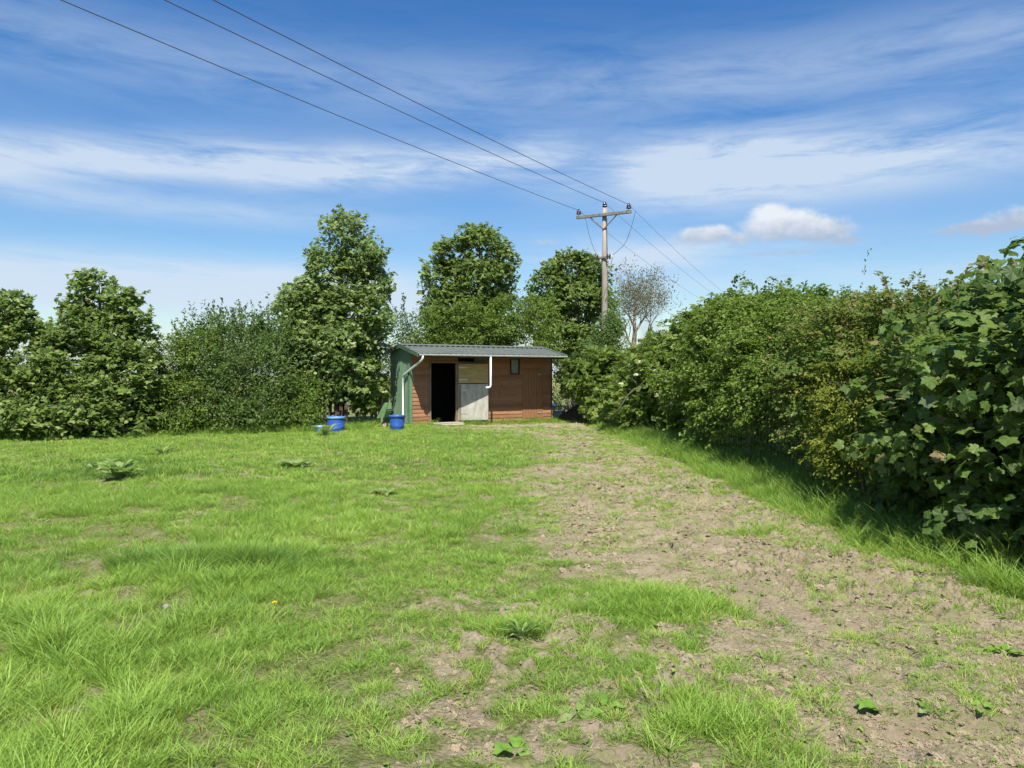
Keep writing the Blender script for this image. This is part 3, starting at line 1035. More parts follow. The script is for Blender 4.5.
# -- behind the shed
tree('sycamore_tree', (P(472, 30.5), 30.5), .16, 'broad sycamore rising directly behind the shed roof', 'tree', BACK,
     [lobe(478, 243, 30, 24, 22), lobe(455, 258, 30, 25, 24), lobe(500, 262, 30, 19, 24), lobe(440, 280, 30, 22, 24), lobe(475, 282, 30, 36, 28), lobe(508, 290, 30, 14, 16),
      lobe(455, 310, 29.6, 34, 28), lobe(495, 315, 30, 26, 26), lobe(470, 345, 29.6, 50, 30), lobe(432, 318, 30, 16, 22)],
     'mid', 'sycamore', .135, 15000, 29, clump=.46, per=34, limbs=36, gap=.17, spray=(620, .25, .80, .22, .20, 26))
tree('sycamore_tree', (P(575, 34.5), 34.5), .17, 'dark rounded sycamore just left of the wooden power pole', 'tree', BACK,
     [lobe(572, 268, 34, 24, 20), lobe(592, 275, 34.6, 20, 20), lobe(552, 285, 34, 22, 22), lobe(578, 302, 34, 36, 28), lobe(548, 318, 34, 28, 26), lobe(600, 318, 34.8, 17, 30),
      lobe(570, 345, 33.6, 42, 24), lobe(612, 335, 34.8, 10, 28)],
     'mid', 'sycamore', .145, 14000, 30, clump=.5, per=34, limbs=30, gap=.14, spray=(560, .25, .80, .22, .20, 26))
tree('hawthorn_bush', (P(455, 28), 28), .04, 'yellowish hawthorn peeping over the left half of the shed roof', 'bush', BACK,
     [lobe(440, 330, 28, 24, 26), lobe(470, 325, 28, 26, 26), lobe(425, 345, 28, 18, 20), lobe(455, 360, 28, 40, 30)],
     'tiny', 'hawthorn', .085, 7500, 31, crown='foliage', trunkname='stems', multi=14, clump=.34, per=40, spray=(180, .3, .9, .25, .14, 34))
tree('hawthorn_bush', (P(520, 28.6), 28.6), .04, 'olive hawthorn peeping over the right half of the shed roof', 'bush', BACK,
     [lobe(510, 318, 28.6, 28, 26), lobe(538, 315, 28.8, 22, 24), lobe(500, 335, 28.4, 26, 24), lobe(535, 350, 28.6, 30, 30)],
     'tiny', 'hawthorn', .085, 7500, 32, crown='foliage', trunkname='stems', multi=14, clump=.34, per=40, spray=(180, .3, .9, .25, .14, 34))
tree('willow_bush', (P(607, 31), 31), .04, 'narrow upright bush hiding the foot of the power pole', 'bush', BACK,
     [lobe(606, 332, 31, 14, 22), lobe(616, 318, 31.5, 9, 24), lobe(600, 355, 31, 16, 26), lobe(620, 350, 31.4, 9, 26)],
     'tiny', 'willow', .09, 9000, 33, crown='foliage', trunkname='stems', multi=14, clump=.3, per=36, up=.35)
tree('hawthorn_bush', (P(575, 29.5), 29.5), .05, 'shaded scrub with thin grey stems right behind the shed', 'bush', BACK,
     [lobe(560, 385, 29.5, 26, 28), lobe(590, 372, 29.6, 24, 30), lobe(610, 385, 30, 22, 26)],
     'tiny', 'far_green', .085, 6500, 34, barkmat='bark', crown='foliage', trunkname='stems', multi=22, clump=.32, per=40, gap=.3)


# -- the half bare tree
def bare_tree():
    d = 42.0
    bx, by = P(634, d), d
    e = empty('ash_tree', (bx, by, 0))
    tag(e, 'nearly leafless ash with fine grey twigs right of the power pole', 'tree', BACK)
    g = random.Random(5)
    mb = MB(); tips = []

    def grow(p, dr, L, r, depth):
        n = 4
        pts, rad = [p], [r]
        q, dd = p.copy(), dr.copy()
        for i in range(n):
            dd = (dd + Vector((g.uniform(-.22, .22), g.uniform(-.22, .22), g.uniform(-.03, .16)))).normalized()
            q = q + dd * (L / n)
            pts.append(q.copy()); rad.append(r * (1 - .42 * (i + 1) / n))
        mb.tube(pts, rad, 6 if r > .03 else 4, cap=False)
        if depth == 0:
            tips.append((q.copy(), dd.copy())); return
        k = 3
        for i in range(k):
            t = g.uniform(.45, 1.0) if i else 1.0
            j = min(int(t * n), n)
            a = Vector((g.gauss(0, 1), g.gauss(0, 1), g.gauss(0, .7))).normalized()
            nd = (dd * .75 + a * .72 + Vector((0, 0, .10))).normalized()
            grow(pts[j], nd, L * g.uniform(.62, .82), rad[j] * (.74 if i == 0 else .58), depth - 1)
    mb2 = [Vector((0, 0, -.1)), Vector((.03, 0, 1.6)), Vector((-.05, 0, 3.0)), Vector((.04, 0, 4.0)), Vector((.0, 0, 4.9))]
    mb.tube(mb2, [.24, .19, .16, .12, .08], 9)
    for k, nd, L, r in ((2, Vector((.95, -.1, .85)), 1.75, .095), (2, Vector((-.55, .1, 1)), 1.35, .07), (3, Vector((.5, .4, 1)), 1.5, .075), (3, Vector((-.35, -.3, 1.1)), 1.35, .06),
                        (4, Vector((.25, .1, 1)), 1.25, .06), (4, Vector((-.2, .1, 1)), 1.2, .055), (4, Vector((.7, -.1, .8)), 1.3, .055)):
        grow(mb2[k], nd.normalized(), L, r, 5 if k < 4 else 4)
    mb.build('trunk', M['pale_bark'], e, smooth=True)
    gg = np.random.default_rng(8)
    T = np.array([t[0] for t in tips]); D = np.array([t[1] for t in tips])
    print('ash tips', len(T))
    k = 6
    pos = np.repeat(T, k, 0) + gg.normal(size=(len(T) * k, 3)) * .17
    n = len(pos)
    keep = gg.random(n) < .8
    V, Fc, ti = leaves_arrays('tiny', pos, np.repeat(D, k, 0) + .8 * unit(n, gg), unit(n, gg) + np.array([0, -.4, .4]), .095 * (.6 + .7 * gg.random(n)), gg.random(n))
    Fc = Fc.reshape(n, -1, 3)[keep].reshape(-1, 3)
    link('crown', np_mesh('crown', V, [Fc], ti), M['sparse'], e)


bare_tree()

# -- right hedge, from the shed end towards the camera
tree('elder_bush', (P(590, 25.2), 25.2), .035, 'rounded pale elder at the far end of the right hedge beside the muck heap', 'bush', RIGHT,
     [lobe(594, 376, 25, 22, 20), lobe(580, 380, 25.6, 15, 15), lobe(612, 378, 25, 22, 24), lobe(612, 398, 24.2, 20, 18), lobe(600, 388, 24.6, 18, 16)],
     'pinnate', 'elder', .22, 3600, 41, crown='foliage', trunkname='stems', multi=14, clump=.30, per=22, spray=(110, .3, .7, .35, .18, 20))


def lob3(x, y, z, rx, ry, rz):
    return (x, y, z, rx, ry, rz)


e2 = tree('elder_bush', (4.7, 20.0), .05, 'elder with cream flower heads arching over a dark hollow in the hedge', 'bush', RIGHT,
          [lob3(3.7, 21.3, 1.45, .75, 1.0, .55), lob3(4.5, 20.6, 2.1, .85, 1.1, .65), lob3(4.1, 19.3, 1.75, .75, .9, .55), lob3(4.8, 19.0, 2.35, .85, 1.0, .65), lob3(5.4, 18.4, 2.75, .85, 1.1, .60),
           lob3(3.3, 20.9, .75, .55, .7, .5), lob3(4.9, 20.2, 1.0, .7, 1.2, .8), lob3(3.35, 19.7, .5, .35, .5, .36), lob3(4.5, 19.3, .6, .75, 1.2, .55), lob3(3.75, 19.6, 1.0, .5, .8, .5), lob3(4.3, 18.3, 1.2, .4, .6, .7)],
          'pinnate', 'elder', .17, 13000, 42, crown='foliage', trunkname='stems', multi=18, clump=.30, per=26, spray=(330, .3, .9, .40, .18, 22))
# cream flower heads on the elder
gf = random.Random(4)
for px, py, d in ((655, 371, 18.3), (664, 381, 18.1), (675, 392, 17.8), (672, 404, 17.5), (636, 375, 18.9), (705, 353, 17.3), (695, 360, 17.4), (657, 395, 18.2), (720, 341, 17.2),
                  (621, 384, 19.5), (640, 362, 18.9), (681, 372, 17.6)):
    c = Vector((P(px, d), d, ZH(py, d))) - e2.location
    tilt = Euler((gf.uniform(.3, .9), gf.uniform(-.4, .4), 0)).to_matrix()
    fm = MB()
    for k in range(60):
        a = gf.uniform(0, 6.283); r = gf.uniform(.05, .07) * math.sqrt(gf.random())
        q = c + tilt @ Vector((r * math.cos(a), r * math.sin(a), .03 - r * r * 6 + gf.uniform(-.006, .006)))
        s_ = gf.uniform(.008, .014)
        fm.box(q, (s_, s_, s_ * .6), Euler((gf.uniform(-.4, .4), gf.uniform(-.4, .4), a)).to_matrix())
    fm.build('flower_head', M['blossom'], e2)
db = MB()
pts_ = [Vector((P(a_, d_), d_, ZH(b_, d_))) - e2.location for a_, b_, d_ in ((611, 419, 19.2), (620, 408, 18.9), (628, 395, 18.8), (638, 387, 18.7), (655, 382, 18.8))]
db.tube(pts_, [.024, .022, .019, .014, .007], 7)
for k_, dx_ in ((2, .22), (3, -.18), (3, .3)):
    db.tube([pts_[k_], pts_[k_] + Vector((dx_ * .5, -.05, .14)), pts_[k_] + Vector((dx_, -.08, .22))], [.014, .01, .004], 5)
db.build('dead_branch', M['bark'], e2, smooth=True)

tree('hawthorn_bush', (5.3, 15.8), .05, 'fresh green hawthorn forming the first high hump of the right hedge', 'bush', RIGHT,
     [lob3(5.32, 16.4, 2.55, 1.1, 1.2, .72), lob3(4.62, 15.6, 2.05, .95, 1.2, .75), lob3(5.02, 14.7, 2.35, 1.0, 1.0, .72), lob3(4.32, 16.8, 1.5, .8, 1.0, .8), lob3(4.32, 14.9, 1.25, .75, 1.0, .75),
      lob3(5.92, 15.2, 2.4, .9, 1.2, .72), lob3(4.52, 15.8, .75, .6, 1.3, .65), lob3(4.22, 14.4, .55, .4, .6, .5), lob3(5.42, 15.5, 1.1, .6, 1.4, .9)],
     'tiny', 'hawthorn', .085, 26000, 43, crown='foliage', trunkname='stems', multi=22, clump=.28, per=60, gap=.16, shoots=0, spiky=.30, spray=(560, .35, 1.05, .40, .16, 60))
tree('hawthorn_bush', (5.2, 12.7), .05, 'dense small-leaved hawthorn in the middle of the right hedge', 'bush', RIGHT,
     [lob3(5.02, 13.2, 1.98, .95, 1.0, .68), lob3(4.47, 12.6, 1.65, .75, 1.2, .70), lob3(5.12, 11.9, 1.93, .95, 1.0, .66), lob3(4.32, 13.3, 1.0, .6, .9, .65), lob3(4.27, 11.8, 1.05, .6, .8, .65),
      lob3(5.82, 12.6, 1.98, .9, 1.3, .68), lob3(5.22, 12.5, .9, .6, 1.4, .8)],
     'tiny', 'hawthorn', .066, 30000, 44, crown='foliage', trunkname='stems', multi=22, clump=.26, per=64, gap=.2, shoots=0, spiky=.30, spray=(720, .30, .95, .40, .13, 62))
tree('hawthorn_bush', (5.1, 10.2), .045, 'hawthorn with bronze-red young growth on top in the right hedge', 'bush', RIGHT,
     [lob3(5.07, 10.6, 1.92, .85, .9, .66), lob3(4.52, 10.2, 1.7, .7, 1.0, .68), lob3(5.12, 9.5, 1.92, .85, .9, .64), lob3(4.32, 10.6, 1.05, .55, .8, .6), lob3(4.42, 9.6, 1.0, .5, .7, .6),
      lob3(5.22, 10.1, .9, .5, 1.2, .8), lob3(5.72, 9.8, 2.0, .7, .9, .6)],
     'tiny', 'red_hawthorn', .056, 28000, 45, crown='foliage', trunkname='stems', multi=20, clump=.23, per=64, gap=.12, redtop=1.9, shoots=2, spiky=.35, spray=(640, .25, .85, .40, .11, 62))
tree('privet_bush', (4.55, 8.7), .02, 'low yellow-green bush spilling over the long grass before the big leaves', 'bush', RIGHT,
     [lob3(4.32, 9.0, 1.50, .50, .6, .40), lob3(3.97, 8.7, 1.15, .36, .5, .28), lob3(4.42, 8.2, 1.45, .4, .45, .32), lob3(3.77, 8.45, .66, .26, .36, .22), lob3(4.32, 9.3, .9, .45, .5, .5),
      lob3(4.07, 8.9, .75, .3, .5, .35), lob3(4.62, 8.8, .7, .3, .7, .6)],
     'tiny', 'yellow_bush', .046, 10000, 46, crown='foliage', trunkname='stems', multi=14, clump=.17, per=50, gap=.16, spray=(230, .2, .6, .5, .08, 50))
tree('sycamore_bush', (5.0, 7.0), .04, 'big-leaved dark sycamore overhanging the grass at the right edge', 'bush', RIGHT,
     [lob3(3.85, 6.35, .85, .28, .3, .12), lob3(4.25, 7.4, .45, .35, .7, .3), lob3(4.3, 6.3, .45, .35, .6, .3), lob3(4.4, 8.3, .5, .3, .5, .35), lob3(3.8, 7.3, 1.0, .26, .4, .13), lob3(3.9, 6.2, 1.6, .3, .35, .15), lob3(5.25, 8.2, 1.85, .55, .6, .40), lob3(4.85, 7.4, 1.9, .70, .8, .50), lob3(5.12, 6.5, 1.98, .75, .8, .5), lob3(4.52, 7.6, 1.45, .62, .8, .55), lob3(4.57, 6.6, 1.4, .65, .8, .6),
      lob3(4.37, 7.0, .80, .42, .6, .42), lob3(4.37, 6.2, .80, .42, .5, .45), lob3(4.82, 5.5, 1.95, .8, .8, .68), lob3(4.57, 5.4, 1.1, .55, .7, .75), lob3(5.42, 7.2, 2.1, .8, 1.2, .6), lob3(5.12, 4.2, 1.7, .8, .9, .85),
      lob3(5.22, 7.6, .8, .5, 1.0, .7), lob3(5.32, 6.2, .8, .5, 1.0, .7), lob3(4.72, 8.2, .9, .35, .5, .6)],
     'palm', 'sycamore_dark', .102, 11500, 47, crown='foliage', trunkname='stems', multi=22, clump=.28, per=17, droop=.75, up=.5, redtop=2.3, zmin=.12, tjit=.2, spiky=.45, spray=(430, .25, .70, .35, .18, 15))
tree('elder_bush', (4.75, 6.75), .02, 'light green elder sprig growing out through the big dark leaves', 'bush', RIGHT,
     [lob3(4.04, 6.9, 1.72, .22, .3, .2), lob3(3.94, 6.5, 1.50, .2, .25, .2), lob3(4.12, 7.2, 1.85, .2, .25, .18)],
     'pinnate', 'elder', .15, 420, 48, crown='foliage', trunkname='stems', multi=8, clump=.18, per=16)


# ------------------------------------------------------------------ stock fences inside the hedges
M['wire'] = plain('galvanised_wire', (.30, .31, .31), (.45, .46, .46), 20, .5, .4, .6, .1)
M['post'] = plain('grey_fence_post', (.16, .135, .10), (.30, .26, .20), 12, .9, .1, 0, .5, (1, 1, .2))


def stock_fence(name, pts, label, hh=1.0, step=.15):
    x0, y0 = pts[0]
    e = empty(name, (x0, y0, 0)); tag(e, label, 'fence')
    w = MB()
    for (ax, ay), (bx, by) in zip(pts[:-1], pts[1:]):
        L = math.hypot(bx - ax, by - ay)
        for z in (.10, .22, .35, .49, .64, .80, 1.0):
            w.tube([(ax - x0, ay - y0, z * hh), (bx - x0, by - y0, z * hh)], .0022, 4)
        for i in range(int(L / step)):
            t = (i + .5) * step / L
            x, y = ax + (bx - ax) * t - x0, ay + (by - ay) * t - y0
            w.tube([(x, y, .10 * hh), (x, y, hh)], .0017, 4)
    w.build('wire_mesh', M['wire'], e)
    for (x, y) in pts:
        p = MB()
        p.tube([(x - x0 + .06, y - y0 + .06, -.3), (x - x0 + .07, y - y0 + .06, 1.10)], [.045, .04], 8)
        p.build('post', M['post'], e)


stock_fence('stock_fence', [(4.34, 8.1), (4.22, 10.6), (4.16, 13.1), (4.14, 15.6), (4.2, 18.0)], 'grey wire stock fence glimpsed inside the foot of the right hedge')
stock_fence('stock_fence', [(-5.4, 23.0), (-4.2, 23.45)], 'short grey wire netting panel in the shade between drum and shed', 1.0, .12)

# ------------------------------------------------------------------ shed
def wood_mat(name, c1, c2, c3):
    m, nt, out = mat(name)
    tc = N(nt, 'ShaderNodeTexCoord')
    mp = N(nt, 'ShaderNodeMapping'); mp.inputs['Scale'].default_value = (.6, 6, 9)
    nt.links.new(tc.outputs['Object'], mp.inputs['Vector'])
    g = noise(nt, 5, 6, mp.outputs[0], .65)
    n = noise(nt, 1.3, 4, tc.outputs['Object'])
    sep = N(nt, 'ShaderNodeSeparateXYZ'); nt.links.new(tc.outputs['Object'], sep.inputs[0])
    # each board took the stain differently
    fl = N(nt, 'ShaderNodeMath', operation='FLOOR'); mu = N(nt, 'ShaderNodeMath', operation='MULTIPLY'); mu.inputs[1].default_value = 1 / .125
    nt.links.new(sep.outputs[2], mu.inputs[0]); nt.links.new(mu.outputs[0], fl.inputs[0])
    wn = N(nt, 'ShaderNodeTexWhiteNoise', noise_dimensions='1D'); nt.links.new(fl.outputs[0], wn.inputs['W'])
    a = ramp(nt, g, [(.3, c1), (.55, c2), (.8, c3)])
    a = mixc(nt, ramp(nt, n, [(.35, (0, 0, 0)), (.7, (.6, .6, .6))]), a, tuple(k * .62 for k in c2))
    hs = N(nt, 'ShaderNodeHueSaturation'); nt.links.new(a, hs.inputs['Color'])
    mr = N(nt, 'ShaderNodeMapRange'); mr.inputs[3].default_value = .8; mr.inputs[4].default_value = 1.18
    nt.links.new(wn.outputs[0], mr.inputs[0]); nt.links.new(mr.outputs[0], hs.inputs['Value'])
    principled(nt, out, hs.outputs[0], .75, .2, 0, g, .35, .006)
    return m


M['brown_wood'] = wood_mat('red_brown_stained_boards', (.235, .110, .054), (.345, .172, .088), (.46, .265, .16))
M['brown_door'] = plain('brown_vertical_boards', (.235, .110, .054), (.345, .172, .09), 5, .75, .2, 0, .35, (9, 6, .7))
M['dark_inside'] = plain('shed_inside_shade', (.010, .009, .008), (.02, .018, .015), 5, .9, .1)  # near-black: the shade inside the shed is put into the colour
M['green_steel'] = plain('green_painted_steel', (.10, .185, .105), (.15, .235, .14), 3, .5, .35, 0, .1)
M['green_trim'] = plain('dull_green_trim', (.06, .11, .075), (.09, .145, .10), 5, .55, .3)
M['roof'] = plain('grey_green_roof_sheet', (.095, .112, .098), (.135, .15, .13), 2.5, .55, .35, 0, .1)
M['pvc'] = plain('white_plastic_pipe', (.66, .67, .66), (.78, .79, .78), 4, .4, .4, 0, .05)
M['metal_panel'] = plain('weathered_grey_sheet', (.30, .285, .24), (.50, .48, .41), 3.2, .6, .25, .0, .2, (2.5, 1, 1))
M['plywood'] = plain('bare_plywood', (.33, .235, .10), (.47, .345, .16), 4, .7, .2, 0, .15, (1, 1, 4))
M['frame'] = plain('dark_brown_frame', (.05, .028, .018), (.09, .05, .033), 8, .75, .2)
M['door_post'] = plain('grey_brown_post', (.16, .12, .085), (.26, .20, .145), 10, .8, .2, 0, .3, (1, 1, .3))
M['pale_wood'] = plain('pale_worn_board', (.42, .34, .22), (.55, .46, .32), 9, .8, .15, 0, .3, (.4, 1, 1))
M['concrete'] = plain('dirty_concrete', (.27, .24, .19), (.38, .34, .28), 9, .9, .1, 0, .5)
M['steel'] = plain('zinc_hinge', (.45, .45, .43), (.62, .62, .60), 12, .45, .4, .5, .1)


def glass_mat():
    m, nt, out = mat('dusty_window_glass')
    tc = N(nt, 'ShaderNodeTexCoord')
    n = noise(nt, 4, 4, tc.outputs['Object'])
    principled(nt, out, ramp(nt, n, [(.3, (.10, .12, .12)), (.7, (.20, .22, .21))]), .18, .6)
    return m


M['glass'] = glass_mat()

LEN, DEP, OV = 5.285, 1.67, .92


def roof_z(v):
    return 2.25 + .31 * (v + OV) / 1.457 if v <= .537 else 2.56 - .20 * (v - .537) / 1.36


def build_shed():
    e = empty('stable_shed', SHED_O, SHED_A)
    tag(e, 'long brown timber stable shed with a grey-green sheet roof and an open door', 'shed')
    # front wall: overlapping horizontal boards between the openings
    holes = [(.682, 1.60, .0, 1.99), (1.64, 2.80, 2.02, 2.30), (3.64, 3.965, 1.64, 2.14), (4.12, 4.90, .14, 1.78)]
    w = MB()
    bh = .125
    for i in range(20):
        z0 = .03 + i * bh; z1 = min(z0 + bh, 2.44)
        if z1 <= z0: break
        segs = [(.06, LEN - .02)]
        for a, b, lo, hi in holes:
            if lo < z1 - .02 and hi > z0 + .02:
                ns = []
                for p, q in segs:
                    if b <= p or a >= q: ns.append((p, q)); continue
                    if a > p: ns.append((p, a))
                    if b < q: ns.append((b, q))
                segs = ns
        for p, q in segs:
            # each board leans out at its foot
            vs = [(p, -.026, z0), (q, -.026, z0), (q, -.010, z1), (p, -.010, z1), (p, .02, z0), (q, .02, z0), (q, .02, z1), (p, .02, z1)]
            w.add(vs, [(0, 1, 2, 3), (5, 4, 7, 6), (4, 5, 1, 0), (3, 2, 6, 7), (4, 0, 3, 7), (1, 5, 6, 2)])
    w.build('front_wall', M['brown_wood'], e)
    # lining: back wall, right end, floor, all closed
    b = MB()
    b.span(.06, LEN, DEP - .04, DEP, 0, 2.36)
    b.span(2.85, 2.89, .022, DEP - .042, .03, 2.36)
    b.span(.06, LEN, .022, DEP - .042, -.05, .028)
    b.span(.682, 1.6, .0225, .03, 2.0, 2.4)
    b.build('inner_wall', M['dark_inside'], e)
    r = MB()
    r.add([(LEN, -.02, 0), (LEN, DEP, 0), (LEN, DEP, roof_z(DEP) - .03), (LEN, .537, 2.50), (LEN, -.02, roof_z(-.02) - .03),
           (LEN - .03, -.02, 0), (LEN - .03, DEP, 0), (LEN - .03, DEP, roof_z(DEP) - .03), (LEN - .03, .537, 2.50), (LEN - .03, -.02, roof_z(-.02) - .03)],
          [(0, 1, 2, 3, 4), (9, 8, 7, 6, 5), (0, 5, 6, 1), (1, 6, 7, 2), (2, 7, 8, 3), (3, 8, 9, 4), (4, 9, 5, 0)])
    r.build('end_wall', M['brown_wood'], e)
    # left end: ribbed green sheet, its top following the gable
    g = MB()
    prof = []
    v = -.03
    while v < DEP + .02:
        for dv, x in ((0, 0), (.05, 0), (.065, -.018), (.095, -.018)):
            prof.append((v + dv, x))
        v += .11
    prof = [p for p in prof if p[0] <= DEP + .03]
    for (v0, x0), (v1, x1) in zip(prof[:-1], prof[1:]):
        g.add([(x0, v0, .02), (x1, v1, .02), (x1, v1, roof_z(v1) - .035), (x0, v0, roof_z(v0) - .035)], [(0, 3, 2, 1)])
        g.add([(.03, v0, .02), (.03, v1, .02), (.03, v1, roof_z(v1) - .035), (.03, v0, roof_z(v0) - .035)], [(0, 1, 2, 3)])
    g.build('side_cladding', M['green_steel'], e)
    t = MB()
    t.span(-.035, .06, -.045, -.028, .0, 2.42); t.span(-.035, -.02, -.028, .10, .0, 2.44)
    t.build('corner_trim', M['green_steel'], e)
    t = MB(); t.span(LEN - .02, LEN + .02, -.045, .0, 0, 2.42)
    t.build('corner_post', M['frame'], e)
    # roof sheets with box ribs
    rf = MB()
    u0, u1 = -.12, LEN - .02
    us = []
    u = u0
    while u < u1 - .05:
        us += [(u, 0), (u + .12, 0), (u + .135, .030), (u + .165, .030), (u + .18, 0)]
        u += .19
    us.append((u1, 0))
    vs_ = [-OV, .537, 1.92]
    th = .012
    for (a, za), (b_, zb) in zip(us[:-1], us[1:]):
        for p, q in zip(vs_[:-1], vs_[1:]):
            zp, zq = roof_z(p), roof_z(q)
            rf.add([(a, p, zp + za), (b_, p, zp + zb), (b_, q, zq + zb), (a, q, zq + za)], [(0, 1, 2, 3)])
            rf.add([(a, p, zp + za - th), (b_, p, zp + zb - th), (b_, q, zq + zb - th), (a, q, zq + za - th)], [(3, 2, 1, 0)])
        for p in (vs_[0], vs_[-1]):
            z = roof_z(p)
            rf.add([(a, p, z + za - th), (b_, p, z + zb - th), (b_, p, z + zb), (a, p, z + za)], [(0, 1, 2, 3)])
    ro = rf.build('roof', M['roof'], e)
    rc = MB()
    rc.add([(u0 - .01, .35, roof_z(.35) + .040), (u1 + .01, .35, roof_z(.35) + .040), (u1 + .01, .537, 2.61), (u0 - .01, .537, 2.61), (u0 - .01, .73, roof_z(.73) + .040), (u1 + .01, .73, roof_z(.73) + .040)],
           [(0, 1, 2, 3), (3, 2, 5, 4)])
    rc.build('ridge_cap', M['roof'], ro)
    for x in (u0 - .012, u1 + .012):
        bb = MB()
        for p, q in ((-OV, .537), (.537, 1.92)):
            dx = .012
            zp, zq = roof_z(p), roof_z(q)
            vv = [(x - dx, p, zp - .09), (x + dx, p, zp - .09), (x + dx, q, zq - .09), (x - dx, q, zq - .09), (x - dx, p, zp + .035), (x + dx, p, zp + .035), (x + dx, q, zq + .035), (x - dx, q, zq + .035)]
            bb.add(vv, [(3, 2, 1, 0), (4, 5, 6, 7), (0, 1, 5, 4), (1, 2, 6, 5), (2, 3, 7, 6), (3, 0, 4, 7)])
        bb.build('barge_board', M['green_trim'], ro)
    # rafters under the canopy and a green soffit edge at the gable
    rt = MB()
    for u in np.linspace(.15, LEN - .1, 8):
        p, q = -OV + .03, 1.6
        for a, b_ in ((p, .537), (.537, q)):
            za, zb = roof_z(a) - .015, roof_z(b_) - .015
            vv = [(u - .025, a, za - .09), (u + .025, a, za - .09), (u + .025, b_, zb - .09), (u - .025, b_, zb - .09), (u - .025, a, za), (u + .025, a, za), (u + .025, b_, zb), (u - .025, b_, zb)]
            rt.add(vv, [(3, 2, 1, 0), (4, 5, 6, 7), (0, 1, 5, 4), (1, 2, 6, 5), (2, 3, 7, 6), (3, 0, 4, 7)])
    rt.build('rafters', M['frame'], ro)
    tr = MB(); tr.add([(-.10, -OV + .03, roof_z(-OV) - .10), (-.02, -OV + .03, roof_z(-OV) - .10), (-.02, -.03, roof_z(0) - .10), (-.10, -.03, roof_z(0) - .10)], [(0, 1, 2, 3), (3, 2, 1, 0)])
    # gutter: a half round channel along the eave
    gt = MB()
    n = 8; gz = roof_z(-OV) - .012; gy = -OV - .045
    ring = [(gy + .05 * math.cos(math.pi + math.pi * k / n), gz + .05 * math.sin(math.pi + math.pi * k / n)) for k in range(n + 1)]
    ring2 = [(gy + .045 * math.cos(math.pi + math.pi * k / n), gz + .045 * math.sin(math.pi + math.pi * k / n)) for k in range(n + 1)]
    a, b_ = u0 + .05, u1 + .04
    for (r1, s1) in ((ring, 1), (ring2, -1)):
        for k in range(n):
            q = [(a, *r1[k]), (b_, *r1[k]), (b_, *r1[k + 1]), (a, *r1[k + 1])]
            gt.add(q, [(0, 1, 2, 3) if s1 > 0 else (3, 2, 1, 0)])
    for x in (a, b_):
        gt.add([(x, *p) for p in ring], [tuple(range(n + 1))])
    gt.build('gutter', M['pvc'], e)
    fa = MB(); fa.span(u0 + .03, u1 - .03, -OV + .014, -OV + .034, roof_z(-OV) - .12, roof_z(-OV) + .012)  # strip added behind the gutter to stop sun leaking under the roof ribs
    fa.build('eave_light_stop', M['frame'], ro)
    # pipes
    dp = MB()
    dp.tube([(.02, gy, gz - .04), (.02, gy, gz - .13), (.0, gy + .05, gz - .19), (-.075, .33, 1.60), (-.075, .40, 1.48), (-.075, .40, .26), (-.10, .36, .20)], .034, 10)
    dp.build('downpipe', M['pvc'], e, smooth=True)
    dp = MB()
    dp.tube([(2.364, gy, gz - .04), (2.364, gy, 1.27), (2.35, gy + .01, 1.22), (2.30, gy + .03, 1.20), (2.22, gy + .06, 1.195)], .032, 10)
    dp.build('downpipe', M['pvc'], e, smooth=True)
    # doorway frame
    fr = MB()
    fr.span(.655, .70, -.05, .03, .03, 2.03); fr.span(1.585, 1.635, -.05, .03, .03, 2.03); fr.span(.70, 1.585, -.045, .03, 1.985, 2.03)
    fr.build('door_frame', M['door_post'], e)
    st = MB(); st.box((1.15, -.22, .03), (1.05, .42, .10))
    st.build('doorstep', M['concrete'], e, bevel=.015)
    # the open stable door swung back against the wall
    hinge = Vector((1.66, -.055, 0)); rot = Matrix.Rotation(R(-14), 3, 'Z')

    def leafbox(z0, z1, name, m, w=1.0):
        mb = MB(); c = hinge + rot @ Vector((w / 2, 0, 0)); c.z = (z0 + z1) / 2
        mb.box(c, (w, .035, z1 - z0), rot)
        return mb.build(name, m, e, bevel=.004)
    lo = leafbox(.12, 1.305, 'lower_door', M['metal_panel'])
    up = leafbox(1.335, 1.965, 'upper_door', M['plywood'])
    for dd, zs in ((lo, (.35, 1.1)), (up, (1.45, 1.85))):
        for z in zs:
            hb = MB(); c = hinge + rot @ Vector((.16, -.022, 0)); c.z = z
            hb.box(c, (.30, .008, .04), rot, .2)
            hb.build('hinge', M['steel'], dd)
    bt = MB(); c = hinge + rot @ Vector((.05, -.024, 0)); c.z = .70
    bt.box(c, (.07, .012, 1.16), rot); bt.build('door_batten', M['door_post'], lo)
    # opening above the door with its mullions, board and pane
    ft = MB()
    ft.span(1.64, 2.80, -.035, .02, 2.0, 2.035); ft.span(1.62, 1.655, -.035, .02, 2.035, 2.40); ft.span(2.785, 2.82, -.035, .02, 2.035, 2.40); ft.span(2.27, 2.32, -.035, .02, 2.035, 2.40)
    tv = ft.build('top_window', M['door_post'], e)
    gl = MB(); gl.span(2.32, 2.785, -.006, .004, 2.035, 2.32)
    gl.build('pane', M['glass'], tv)
    # small window
    wf = MB()
    wf.span(3.62, 3.655, -.055, .02, 1.62, 2.16); wf.span(3.955, 3.99, -.055, .02, 1.62, 2.16); wf.span(3.655, 3.955, -.055, .02, 2.13, 2.16); wf.span(3.655, 3.955, -.07, .02, 1.62, 1.655)
    wv = wf.build('window', M['frame'], e)
    gl = MB(); gl.span(3.655, 3.955, -.012, -.002, 1.655, 2.13); gl.build('pane', M['glass'], wv)
    # closed second door
    sd = MB()
    n = 7; x0, x1 = 4.135, 4.885; wd = (x1 - x0) / n
